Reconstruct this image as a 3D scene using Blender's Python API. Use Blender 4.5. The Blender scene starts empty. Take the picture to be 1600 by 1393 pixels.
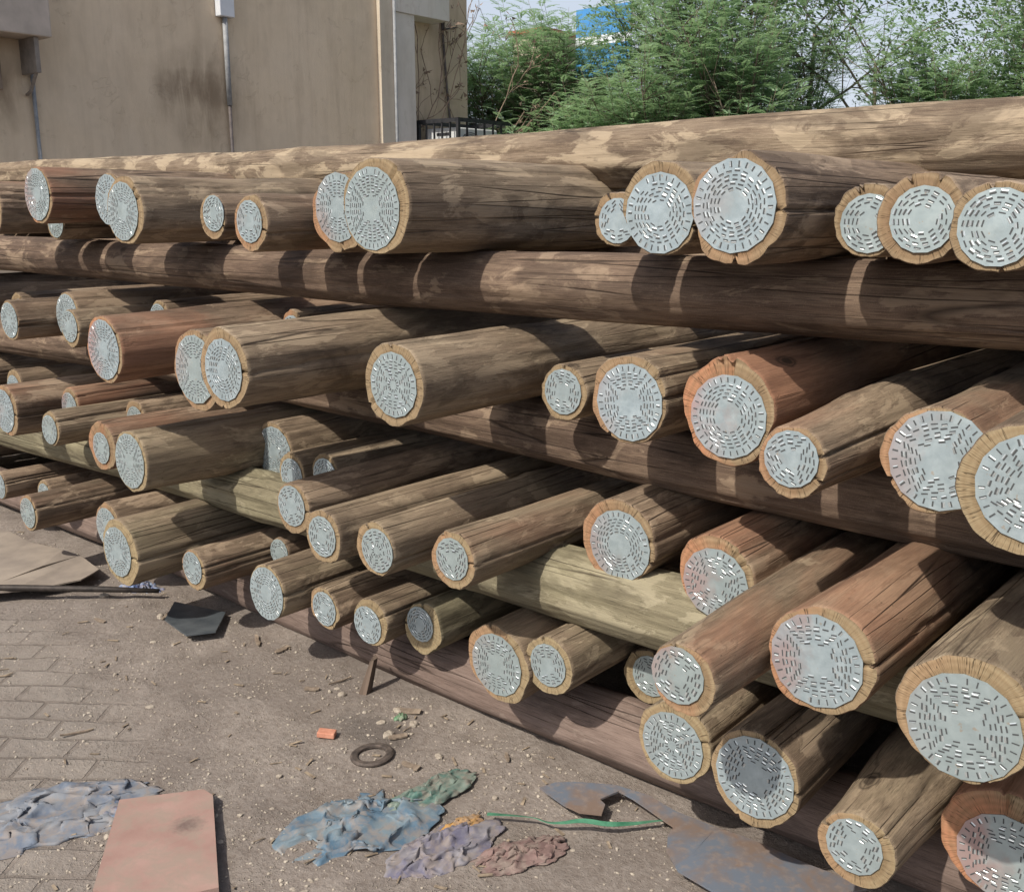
import bpy, bmesh, math, random
import numpy as np
from math import radians as rad, pi, sin, cos

# ------------------------------------------------------------------ camera, sky, sun, exposure
S = bpy.context.scene
C = S.collection
cam = bpy.data.cameras.new('camera'); cam.lens = 36.0; cam.sensor_width = 36.0
cam.clip_start = 0.05; cam.clip_end = 600
camo = bpy.data.objects.new('camera', cam); C.objects.link(camo)
camo.location = (0, 0, 1.6); camo.rotation_euler = (rad(90 - 12.9), 0, rad(40.5))
S.camera = camo
SUN_EL = 47.0
world = bpy.data.worlds.new('World'); S.world = world; world.use_nodes = True
wn = world.node_tree.nodes; wl = world.node_tree.links
sky = wn.new('ShaderNodeTexSky'); sky.sky_type = 'NISHITA'; sky.sun_disc = False
sky.sun_elevation = rad(SUN_EL); sky.sun_rotation = rad(181.0)
sky.air_density = 1.0; sky.dust_density = 3.5; sky.ozone_density = 1.0
bg = wn['Background']; bg.inputs['Strength'].default_value = 0.094
# pale haze of a dusty day lying over the horizon
tc = wn.new('ShaderNodeTexCoord'); sx = wn.new('ShaderNodeSeparateXYZ'); wl.new(tc.outputs['Generated'], sx.inputs[0])
hr = wn.new('ShaderNodeValToRGB'); wl.new(sx.outputs[2], hr.inputs[0]); he = hr.color_ramp.elements
he[0].position = 0.0; he[0].color = (.9, .9, .9, 1); he[1].position = .75; he[1].color = (0, 0, 0, 1)
hm = wn.new('ShaderNodeMix'); hm.data_type = 'RGBA'; wl.new(hr.outputs[0], hm.inputs[0]); wl.new(sky.outputs[0], hm.inputs[6]); hm.inputs[7].default_value = (6.0, 6.5, 7.4, 1)
wl.new(hm.outputs[2], bg.inputs['Color'])
sun = bpy.data.lights.new('sun', 'SUN'); sun.energy = 3.35; sun.angle = rad(0.9); sun.color = (1.0, 0.93, 0.82)
suno = bpy.data.objects.new('sun', sun); C.objects.link(suno)
suno.rotation_euler = (rad(90 - SUN_EL), 0, rad(-1.0))
S.view_settings.view_transform = 'Standard'; S.view_settings.look = 'None'
S.view_settings.exposure = 0.46; S.view_settings.gamma = 1.0
S.view_settings.use_curve_mapping = False

rng = random.Random(7)

# ------------------------------------------------------------------ helpers
def tag(o, label=None, cat=None, group=None, kind=None):
    if label: o['label'] = label
    if cat: o['category'] = cat
    if group: o['group'] = group
    if kind: o['kind'] = kind
    return o

def empty(name, loc, label, cat, group=None, rot=(0, 0, 0)):
    o = bpy.data.objects.new(name, None); C.objects.link(o); o.empty_display_size = .05
    o.location = loc; o.rotation_euler = rot
    return tag(o, label, cat, group)

def mesh_np(name, co, faces, mats, parent=None, smooth=True, matidx=None):
    """faces: list of tuples, or an (n,4) int array"""
    me = bpy.data.meshes.new(name)
    co = np.asarray(co, dtype=np.float32)
    if isinstance(faces, np.ndarray):
        n, k = faces.shape
        me.vertices.add(len(co)); me.vertices.foreach_set('co', co.ravel())
        me.loops.add(n * k); me.loops.foreach_set('vertex_index', faces.astype(np.int32).ravel())
        me.polygons.add(n)
        me.polygons.foreach_set('loop_start', np.arange(0, n * k, k, dtype=np.int32))
        me.polygons.foreach_set('loop_total', np.full(n, k, dtype=np.int32))
    else:
        me.from_pydata([tuple(map(float, c)) for c in co], [], [tuple(map(int, f)) for f in faces])
    for m in (mats if isinstance(mats, (list, tuple)) else [mats]): me.materials.append(m)
    if matidx is not None: me.polygons.foreach_set('material_index', np.asarray(matidx, dtype=np.int32))
    me.polygons.foreach_set('use_smooth', np.full(len(me.polygons), smooth))
    me.update(calc_edges=True); me.validate()
    o = bpy.data.objects.new(name, me); C.objects.link(o)
    if parent: o.parent = parent
    return o

class MB:
    """collects boxes, tubes, prisms in one mesh"""
    def __init__(s): s.v = []; s.f = []
    def add(s, v, f):
        b = len(s.v); s.v += [tuple(p) for p in v]; s.f += [tuple(i + b for i in q) for q in f]
    def box(s, a, b, bev=0):
        x0, y0, z0 = a; x1, y1, z1 = b
        s.add([(x0,y0,z0),(x1,y0,z0),(x1,y1,z0),(x0,y1,z0),(x0,y0,z1),(x1,y0,z1),(x1,y1,z1),(x0,y1,z1)],
              [(0,3,2,1),(4,5,6,7),(0,1,5,4),(1,2,6,5),(2,3,7,6),(3,0,4,7)])
    def tube(s, pts, rs, n=8):
        pts = [np.array(p, float) for p in pts]
        if not hasattr(rs, '__len__'): rs = [rs] * len(pts)
        v = []; f = []
        up = np.array([0.31, 0.2, 0.93])
        for i, p in enumerate(pts):
            d = pts[min(i + 1, len(pts) - 1)] - pts[max(i - 1, 0)]; d /= (np.linalg.norm(d) + 1e-9)
            a = np.cross(d, up)
            if np.linalg.norm(a) < .05: a = np.cross(d, (1, 0, 0))
            a /= np.linalg.norm(a); b = np.cross(d, a)
            for k in range(n):
                t = 2 * pi * k / n; v.append(p + rs[i] * (cos(t) * a + sin(t) * b))
        for i in range(len(pts) - 1):
            for k in range(n):
                q = (k + 1) % n; f.append((i*n+k, i*n+q, (i+1)*n+q, (i+1)*n+k))
        f.append(tuple(range(n))[::-1]); f.append(tuple((len(pts)-1)*n + k for k in range(n)))
        s.add(v, f)
    def prism(s, poly, z0, z1, zf=None):
        n = len(poly); zf = zf or (lambda x, y: 0)
        v = [(x, y, z0 + zf(x, y)) for x, y in poly] + [(x, y, z1 + zf(x, y)) for x, y in poly]
        s.add(v, [tuple(range(n))[::-1], tuple(range(n, 2*n))] + [(i, (i+1) % n, (i+1) % n + n, i + n) for i in range(n)])
    def build(s, name, mat, parent=None, smooth=False, bevel=0):
        o = mesh_np(name, s.v, s.f, mat, parent, smooth)
        bm = bmesh.new(); bm.from_mesh(o.data); bmesh.ops.recalc_face_normals(bm, faces=bm.faces[:])
        bm.to_mesh(o.data); bm.free()
        if bevel:
            m = o.modifiers.new('bevel', 'BEVEL'); m.width = bevel; m.segments = 2; m.limit_method = 'ANGLE'; m.angle_limit = rad(35)
        return o

# value noise in numpy
def vnoise(p, seed=0):
    p = np.asarray(p, dtype=np.float64); i = np.floor(p).astype(np.int64); f = p - i; f = f * f * (3 - 2 * f)
    def h(a):
        n = (a[..., 0] * 73856093) ^ (a[..., 1] * 19349663) ^ (a[..., 2] * 83492791) ^ (seed * 2654435761 % 4294967291)
        n = (n ^ (n >> 13)) * 1274126177 & 0x7fffffff
        n = (n ^ (n >> 15)) * 668265263 & 0x7fffffff
        return ((n >> 7) & 0xffff) / 32767.5 - 1.0
    r = 0
    for dx in (0, 1):
        for dy in (0, 1):
            for dz in (0, 1):
                w = (f[..., 0] if dx else 1 - f[..., 0]) * (f[..., 1] if dy else 1 - f[..., 1]) * (f[..., 2] if dz else 1 - f[..., 2])
                r = r + w * h(i + np.array([dx, dy, dz]))
    return r
def fbm(p, o=4, seed=0):
    r = 0; a = 1.0; p = np.asarray(p, dtype=np.float64)
    for k in range(o): r = r + a * vnoise(p * 2 ** k, seed + k * 17); a *= .5
    return r

# ------------------------------------------------------------------ material helpers
class NT:
    def __init__(s, name, rough=.8, metal=0.0, spec=.3):
        s.m = bpy.data.materials.new(name); s.m.use_nodes = True
        s.t = s.m.node_tree; s.n = s.t.nodes; s.l = s.t.links
        s.b = s.n['Principled BSDF']; s.out = s.n['Material Output']
        s.b.inputs['Roughness'].default_value = rough; s.b.inputs['Metallic'].default_value = metal
        s.b.inputs['Specular IOR Level'].default_value = spec
    def put(s, node, key, v):
        if v is None: return
        if isinstance(v, bpy.types.NodeSocket): s.l.new(v, node.inputs[key])
        else: node.inputs[key].default_value = v
    def co(s, kind='Object'): return s.n.new('ShaderNodeTexCoord').outputs[kind]
    def attr(s, name):
        a = s.n.new('ShaderNodeAttribute'); a.attribute_type = 'OBJECT'; a.attribute_name = name; return a.outputs['Fac']
    def rnd(s): return s.n.new('ShaderNodeObjectInfo').outputs['Random']
    def map(s, v, scale=(1,1,1), loc=(0,0,0), rot=(0,0,0)):
        m = s.n.new('ShaderNodeMapping'); s.put(m, 'Vector', v); s.put(m, 'Scale', scale); s.put(m, 'Location', loc); m.inputs['Rotation'].default_value = rot
        return m.outputs[0]
    def noise(s, v, scale, detail=4, rough=.55, dist=0.0, col=False):
        m = s.n.new('ShaderNodeTexNoise'); s.put(m, 'Vector', v)
        m.inputs['Scale'].default_value = scale; m.inputs['Detail'].default_value = detail
        m.inputs['Roughness'].default_value = rough; m.inputs['Distortion'].default_value = dist
        return m.outputs['Color' if col else 'Fac']
    def vor(s, v, scale, feat='F1', out='Distance', rand=1.0):
        m = s.n.new('ShaderNodeTexVoronoi'); m.feature = feat; s.put(m, 'Vector', v); m.inputs['Scale'].default_value = scale
        m.inputs['Randomness'].default_value = rand
        return m.outputs[out]
    def ramp(s, f, stops, interp='LINEAR'):
        m = s.n.new('ShaderNodeValToRGB'); m.color_ramp.interpolation = interp; s.put(m, 'Fac', f); e = m.color_ramp.elements
        while len(e) < len(stops): e.new(.5)
        for k, (p, c) in enumerate(stops):
            e[k].position = p; e[k].color = (c, c, c, 1) if not hasattr(c, '__len__') else (*c, 1)
        return m.outputs['Color']
    def mix(s, f, a, b, mode='MIX'):
        m = s.n.new('ShaderNodeMix'); m.data_type = 'RGBA'; m.blend_type = mode; m.clamp_factor = True
        s.put(m, 0, f)
        s.put(m, 6, a if isinstance(a, bpy.types.NodeSocket) else (*a, 1)); s.put(m, 7, b if isinstance(b, bpy.types.NodeSocket) else (*b, 1))
        return m.outputs[2]
    def math(s, op, a, b=None, c=None, clamp=False):
        m = s.n.new('ShaderNodeMath'); m.operation = op; m.use_clamp = clamp
        s.put(m, 0, a); s.put(m, 1, b)
        if c is not None: s.put(m, 2, c)
        return m.outputs[0]
    def vmath(s, op, a, b=None):
        m = s.n.new('ShaderNodeVectorMath'); m.operation = op; s.put(m, 0, a); s.put(m, 1, b); return m.outputs[0]
    def sep(s, v): m = s.n.new('ShaderNodeSeparateXYZ'); s.put(m, 0, v); return m.outputs
    def comb(s, x, y, z):
        m = s.n.new('ShaderNodeCombineXYZ'); s.put(m, 0, x); s.put(m, 1, y); s.put(m, 2, z); return m.outputs[0]
    def bump(s, h, strength=.5, dist=.01, prev=None):
        m = s.n.new('ShaderNodeBump'); m.inputs['Strength'].default_value = strength; m.inputs['Distance'].default_value = dist
        s.put(m, 'Height', h); s.put(m, 'Normal', prev); return m.outputs[0]
    def done(s, col, rough=None, normal=None):
        s.put(s.b, 'Base Color', col if isinstance(col, bpy.types.NodeSocket) else (*col, 1)); s.put(s.b, 'Roughness', rough); s.put(s.b, 'Normal', normal)
        return s.m

def mat_wood(name, pal):
    """pal: dark, mid, light, pale-patch colours, amount of pale patches"""
    dark, mid, light, pale, amt = pal
    t = NT(name, rough=.82, spec=.25)
    o = t.co()
    r = t.math('MULTIPLY', t.rnd(), 57.0)
    off = t.comb(r, t.math('MULTIPLY', r, 1.7), r)
    v = t.vmath('ADD', o, off)
    fine = t.noise(t.map(v, (1, .035, 1)), 330, 6, .7)
    mid_n = t.noise(t.map(v, (1, .09, 1)), 42, 7, .66, .4)
    big = t.noise(t.map(v, (1, .3, 1)), 3.2, 5, .6, .3)
    fm = t.math('MULTIPLY_ADD', fine, .42, t.math('MULTIPLY_ADD', mid_n, .36, t.math('MULTIPLY', big, .45)))
    col = t.ramp(fm, [(.44, dark), (.58, mid), (.72, light), (.88, pale)])
    hair = t.noise(t.map(v, (1, .022, 1)), 520, 2, .5)
    col = t.mix(t.math('MULTIPLY', t.ramp(hair, [(.34, 1), (.44, 0)]), .5), col, [c * .5 for c in dark])
    spk = t.noise(v, 430, 2, .5)
    col = t.mix(t.math('MULTIPLY', t.ramp(spk, [(.58, 0), (.68, 1)]), .25), col, pale)
    # places where the outer skin is scraped off, with ragged edges along the grain
    pn = t.noise(t.map(v, (1, .36, 1)), 11, 9, .64, .5)
    pm = t.ramp(pn, [(.565 - amt * .1, 0), (.60 - amt * .1, 1)])
    pale_c = t.mix(fine, light, pale)
    col = t.mix(t.math('MULTIPLY', pm, .68), col, pale_c)
    # darker weathered blotches
    dn = t.noise(t.map(v, (1, .35, 1), (3.1, 7, 2)), 8.0, 9, .66, .5)
    dm = t.ramp(dn, [(.51, 0), (.60, 1)])
    col = t.mix(t.math('MULTIPLY', dm, .52), col, t.mix(fine, [c * .55 for c in dark], dark))
    # red timber under the skin and brushed preservative near the end
    red = t.attr('red')
    y = t.sep(o)[1]
    near = t.ramp(t.math('MULTIPLY', y, .8), [(0.02, 1), (.95, .15)])
    rn = t.noise(t.map(v, (1, .3, 1), (9, 2, 5)), 4.0, 5, .6, .5)
    rm = t.ramp(t.math('ADD', rn, t.math('MULTIPLY_ADD', red, .32, -.19)), [(.46, 0), (.62, 1)])
    rf = t.math('MULTIPLY', t.math('MULTIPLY', rm, near), t.math('MULTIPLY', red, 1.0), clamp=True)
    col = t.mix(rf, col, t.mix(t.ramp(fm, [(.5, 0), (.85, 1)]), (.17, .085, .055), (.43, .225, .135)))
    # olive algae
    g = t.attr('green')
    gn = t.noise(t.map(v, (1, .3, 1), (1, 22, 5)), 6.0, 5, .65, .5)
    gf = t.math('MULTIPLY', t.ramp(gn, [(.42, 0), (.68, 1)]), t.math('MULTIPLY', g, .45), clamp=True)
    col = t.mix(gf, col, t.mix(fm, (.11, .10, .058), (.29, .27, .17)))
    # cut notch colour stays dark: long drying cracks
    ck = t.vor(t.map(t.vmath('ADD', v, t.vmath('SCALE', t.noise(t.map(v, (1, .2, 1)), 5, 3, .5, 0, True), None)), (1, .022, 1)), 24, 'DISTANCE_TO_EDGE')
    cm = t.ramp(ck, [(.0, 1), (.030, 0)])
    cn = t.ramp(t.noise(t.map(v, (1, .2, 1), (5, 5, 5)), 5, 4), [(.47, 0), (.56, 1)])
    cf = t.math('MULTIPLY', cm, cn)
    col = t.mix(t.math('MULTIPLY', cf, .85), col, (.03, .02, .015))
    # knots
    kv = t.map(v, (1, .55, 1)); kd = t.vor(kv, 4.2); kc = t.sep(t.vor(kv, 4.2, 'F1', 'Color'))[0]
    kd = t.math('MULTIPLY_ADD', t.noise(v, 40, 3), .05, kd)
    km = t.math('MULTIPLY', t.ramp(kd, [(.075, .9), (.095, .35), (.11, .8), (.135, 0)]), t.ramp(kc, [(.62, 0), (.64, 1)]))
    col = t.mix(km, col, [c * .45 for c in dark])
    # small pits and specks
    sp = t.ramp(t.vor(t.map(v, (1, .5, 1)), 60), [(.05, 1), (.12, 0)])
    spn = t.ramp(t.noise(v, 9, 3), [(.56, 0), (.62, 1)])
    sf = t.math('MULTIPLY', sp, spn)
    col = t.mix(t.math('MULTIPLY', sf, .6), col, (.04, .03, .02))
    h = t.math('SUBTRACT', t.math('MULTIPLY_ADD', fine, .45, t.math('MULTIPLY', mid_n, .8)), t.math('MULTIPLY', cf, 1.4))
    h = t.math('MULTIPLY_ADD', pm, -.25, h)
    nrm = t.bump(h, .7, .004)
    return t.done(col, t.ramp(fine, [(.3, .9), (.7, .7)]), nrm)

# vector SCALE needs its own input: patch once
def _vscale(t, v, k):
    m = t.n.new('ShaderNodeVectorMath'); m.operation = 'SCALE'; t.put(m, 0, v); m.inputs['Scale'].default_value = k; return m.outputs[0]
_old = NT.vmath
def _vm(s, op, a, b=None):
    if op == 'SCALE': return _vscale(s, a, .016 if b is None else b)
    return _old(s, op, a, b)
NT.vmath = _vm

W_BROWN = mat_wood('wood_brown', ((.080,.056,.040), (.17,.122,.086), (.275,.204,.143), (.40,.31,.22), .25))
W_GREY = mat_wood('wood_grey', ((.088,.063,.045), (.18,.134,.094), (.285,.22,.152), (.42,.335,.235), .3))
W_PALE = mat_wood('wood_pale', ((.080,.056,.041), (.165,.122,.086), (.295,.232,.162), (.47,.385,.27), .55))
W_MOSS = mat_wood('wood_mossy', ((.085,.070,.048), (.165,.143,.094), (.255,.225,.15), (.37,.33,.235), .45))
W_DARK = mat_wood('wood_dark', ((.062,.042,.031), (.12,.082,.06), (.205,.147,.104), (.35,.265,.185), .2))  # dark brown wood, colour deepened to stand in for shadow missing on the cross logs
W_PURPLE = mat_wood('wood_purple', ((.10,.072,.060), (.155,.112,.094), (.215,.162,.138), (.29,.232,.195), -.3))

def mat_end():
    t = NT('cut_end_grain', rough=.88, spec=.2)
    o = t.co(); s3 = t.sep(o); r = t.math('MULTIPLY', t.rnd(), 31.0)
    rad_ = t.math('SQRT', t.math('ADD', t.math('MULTIPLY', s3[0], s3[0]), t.math('MULTIPLY', s3[2], s3[2])))
    ang = t.math('ARCTAN2', s3[2], s3[0])
    ux = t.math('COSINE', ang); uz = t.math('SINE', ang)
    dirv = t.comb(t.math('ADD', ux, r), uz, r)
    n1 = t.noise(t.vmath('ADD', o, t.comb(r, r, r)), 22, 5, .6)
    # growth rings
    ringv = t.math('MULTIPLY_ADD', n1, 2.2, t.math('MULTIPLY', rad_, 420.0))
    ring = t.math('MULTIPLY_ADD', t.math('SINE', ringv), .5, .5)
    # radial saw and drying checks
    radl = t.noise(dirv, 34, 3, .6)
    chk = t.ramp(t.noise(t.comb(t.math('MULTIPLY_ADD', ux, 1.0, r), uz, t.math('MULTIPLY', rad_, .6)), 17, 2, .5), [(.48, 0), (.497, 1), (.503, 1), (.52, 0)])
    chkm = t.ramp(t.noise(dirv, 5, 2), [(.42, 0), (.52, 1)])
    frac = t.math('DIVIDE', rad_, t.attr('rim'))
    base = t.ramp(frac, [(.55, (.13, .083, .05)), (.80, (.205, .14, .085)), (.92, (.29, .215, .135)), (1.0, (.185, .135, .088))])
    base = t.mix(t.math('MULTIPLY', t.ramp(n1, [(.3, 0), (.7, 1)]), .45), base, (.345, .262, .16))
    g = t.attr('green')
    base = t.mix(t.math('MULTIPLY', g, .55), base, (.40, .345, .205))
    red = t.attr('red')
    rn = t.ramp(t.math('MULTIPLY_ADD', t.noise(t.vmath('ADD', o, t.comb(r, 3, r)), 9, 3), 1.0, t.math('MULTIPLY', s3[0], -2.2)), [(.40, 0), (.68, 1)])
    base = t.mix(t.math('MULTIPLY', t.math('MULTIPLY', red, rn), .9, clamp=True), base, (.46, .20, .11))
    base = t.mix(t.math('MULTIPLY', ring, .3), base, (.16, .10, .05))
    base = t.mix(t.math('MULTIPLY', t.ramp(radl, [(.42, 0), (.62, 1)]), .30), base, (.22, .15, .085))
    cf = t.math('MULTIPLY', chk, chkm)
    base = t.mix(t.math('MULTIPLY', cf, .8), base, (.03, .02, .012))
    h = t.math('SUBTRACT', t.math('MULTIPLY_ADD', ring, .15, radl), cf)
    return t.done(base, None, t.bump(h, .5, .003))
W_END = mat_end()

def mat_zinc():
    t = NT('galvanised_plate', rough=.42, metal=.45, spec=.5)
    o = t.co(); r = t.math('MULTIPLY', t.rnd(), 31.0); v = t.vmath('ADD', o, t.comb(r, 0, r))
    sp = t.vor(v, 95, 'F1', 'Color'); n = t.noise(v, 30, 5, .6); n2 = t.noise(v, 9, 4, .6)
    col = t.mix(t.math('MULTIPLY', t.sep(sp)[0], .3), (.34, .415, .45), (.46, .54, .58))
    col = t.mix(t.ramp(n, [(.45, 0), (.75, .5)]), col, (.53, .60, .62))
    col = t.mix(t.math('MULTIPLY', t.ramp(n2, [(.5, 0), (.62, 1)]), .3), col, (.29, .33, .32))
    col = t.mix(t.math('MULTIPLY', t.rnd(), .6), col, (.33, .385, .365))
    # rust and red paint smears on some plates
    red = t.attr('red')
    s3 = t.sep(o)
    rn = t.ramp(t.math('MULTIPLY_ADD', n2, 1.0, t.math('MULTIPLY_ADD', s3[0], -3.0, t.math('MULTIPLY', red, .12))), [(.62, 0), (.86, 1)])
    col = t.mix(t.math('MULTIPLY', rn, t.math('MULTIPLY', red, .55), clamp=True), col, (.50, .22, .19))
    rs = t.ramp(t.noise(v, 55, 3, .6), [(.66, 0), (.70, 1)])
    col = t.mix(t.math('MULTIPLY', rs, .45), col, (.36, .22, .10))
    return t.done(col, t.ramp(n, [(.3, .34), (.7, .58)]), t.bump(n2, .35, .004, t.bump(n, .3, .001)))
M_ZINC = mat_zinc()
M_LIP = NT('punched_lip', rough=.35, metal=.7, spec=.6).done((.62, .67, .68))
M_SLOT = NT('punched_slot', rough=.9).done((.07, .075, .078))

def mat_simple(name, a, b, scale=8, rough=.8, metal=0, bump=.3, dist=.004, stretch=(1,1,1), detail=5):
    t = NT(name, rough=rough, metal=metal); v = t.map(t.co(), stretch)
    n = t.noise(v, scale, detail, .6, .2)
    return t.done(t.mix(t.ramp(n, [(.32, 0), (.68, 1)]), a, b), None, t.bump(n, bump, dist) if bump else None)

# ------------------------------------------------------------------ log poles
NA = 96
def rows(L, near, fine, hi):
    ys = list(np.arange(.012, near, fine)); y = near
    while y < L: ys.append(y); y += hi
    ys.append(L); return np.array([0.0, .004] + ys)

def log_mesh(r, L, seed, taper=.018, flare=0.0, knobs=5, lump=.012, crack=True, near=2.4, fine=.035, hi=.16, bend=.012, notch_extra=None, egg=0.06, sag=0.0):
    rs = np.random.RandomState(seed)
    th = np.linspace(0, 2 * pi, NA, endpoint=False)
    ys = rows(L, near, fine, hi)
    T, Y = np.meshgrid(th, ys)
    out = np.zeros(NA)
    for k in (2, 3, 4, 5, 7): out += egg * rs.uniform(-.55, .55) / (k ** .55) * np.cos(k * th + rs.uniform(0, 6.3))
    fade = .35 + .65 * np.exp(-Y / 1.2)
    R = r * (1 - taper * Y) * (1 + out[None, :] * fade)
    if flare: R *= 1 + flare * (1 - np.exp(-(Y / .30) ** 2)) * np.exp(-Y / 5)
    c = np.stack([np.cos(T) * 1.6, Y * 1.1, np.sin(T) * 1.6], -1)
    R += lump * r / .11 * fbm(c, 3, seed) * np.minimum(1, .25 + Y / .5)
    c2 = np.stack([np.cos(T) * 7, Y * 3.0, np.sin(T) * 7], -1)
    R += .0011 * fbm(c2, 2, seed + 5)
    # flutes along the grain
    R += .0022 * vnoise(np.stack([np.cos(T) * 5.5, Y * .25, np.sin(T) * 5.5], -1), seed + 9)
    for k in range(knobs):
        y0 = rs.uniform(.15, min(L, 5)); t0 = rs.uniform(0, 2 * pi); hgt = rs.uniform(.004, .011); w = rs.uniform(.02, .045)
        d = np.angle(np.exp(1j * (T - t0))) * r
        q = (d / w) ** 2 + ((Y - y0) / (w * 1.7)) ** 2
        R += hgt * np.exp(-q) - .8 * hgt * np.exp(-q * 9)
    cr = []
    if crack:
        for k in range(rs.choice([1, 2, 2, 3])):
            t0 = rs.uniform(-.5, 2.2) if k == 0 else rs.uniform(0, 2 * pi)
            ln = rs.uniform(.5, 2.2); dp = rs.uniform(.006, .016)
            cr.append((int(round(t0 / (2 * pi) * NA)) % NA, ln, dp, rs.uniform(-2.0, 2.0)))
        for i0, ln, dp, dr in cr:
            for j, y in enumerate(ys):
                if y > ln: break
                w = (1 - y / ln) ** .5
                a = i0 + dr * y + 1.1 * vnoise(np.array([y * 4.0, seed, 0.5]), seed)
                i = int(round(float(a))) % NA
                R[j, i] -= dp * w
    if notch_extra: pass
    bx = bend * np.sin(Y * 1.1 + rs.uniform(0, 6)) * np.minimum(1, Y / .8)
    bz = bend * .5 * np.sin(Y * .9 + rs.uniform(0, 6)) * np.minimum(1, Y / .8)
    R[0] -= .0025
    bz = bz - sag * np.exp(-((Y - 4.4) / 1.9) ** 2)
    V = np.stack([R * np.cos(T) + bx, Y, R * np.sin(T) + bz], -1)
    return V, R[0].copy(), cr, ys

def grid_faces(nr, na):
    j, i = np.meshgrid(np.arange(nr - 1), np.arange(na), indexing='ij')
    i2 = (i + 1) % na
    return np.stack([j * na + i, (j + 1) * na + i, (j + 1) * na + i2, j * na + i2], -1).reshape(-1, 4)

def make_log(name, loc, r, L, seed, mat, label, group, red=0, green=0, rot=(0, 0, 0), cat='pole', **kw):
    root = empty(name, loc, label, cat, group, rot)
    V, R0, cr, ys = log_mesh(r, L, seed, **kw)
    nr = len(ys)
    co = V.reshape(-1, 3); F = grid_faces(nr, NA)
    co = np.concatenate([co, [co[(nr - 1) * NA:].mean(0)]])
    tail = np.array([[ (nr-1)*NA + i, len(co) - 1, (nr-1)*NA + (i+1) % NA, (nr-1)*NA + (i+1) % NA] for i in range(NA)])
    me_faces = [tuple(f) for f in F.tolist()] + [(a, b, c) for a, b, c, _ in tail.tolist()]
    tr = mesh_np('trunk', co, me_faces, mat, root)
    # sawn end
    th = np.linspace(0, 2 * pi, NA, endpoint=False); fr = [1.0, .97, .9, .8, .7, .6, .45, .25]
    ev = []
    for k, f in enumerate(fr):
        rr = R0 * f + (.0 if k else 0.0)
        yy = np.zeros(NA) - .0
        for (i0, ln, dp, dr) in cr:
            if 0 < k < 6: yy[i0] += .012 if k < 5 else .004
        if k: yy = yy + .0008 * vnoise(np.stack([np.cos(th) * 9, th * 0 + k, np.sin(th) * 9], -1), seed)
        ev.append(np.stack([rr * np.cos(th), yy, rr * np.sin(th)], -1))
    ev = np.concatenate(ev + [np.array([[0, 0, 0]])]); n = len(fr)
    ef = [tuple(f) for f in grid_faces(n, NA)[:, ::-1].tolist()]
    ef = [tuple(reversed(f)) for f in ef]
    ef = [f[::-1] for f in ef] + [((n-1)*NA + (i+1) % NA, (n-1)*NA + i, n * NA) for i in range(NA)]
    en = mesh_np('cut_end', ev, ef, W_END, root)
    bm = bmesh.new(); bm.from_mesh(en.data); bmesh.ops.recalc_face_normals(bm, faces=bm.faces[:])
    if sum(f.normal.y for f in bm.faces) > 0: bmesh.ops.reverse_faces(bm, faces=bm.faces[:])
    bm.to_mesh(en.data); bm.free()
    for o in (tr, en): o['red'] = float(red); o['green'] = float(green); o['rim'] = float(r)
    return root

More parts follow.
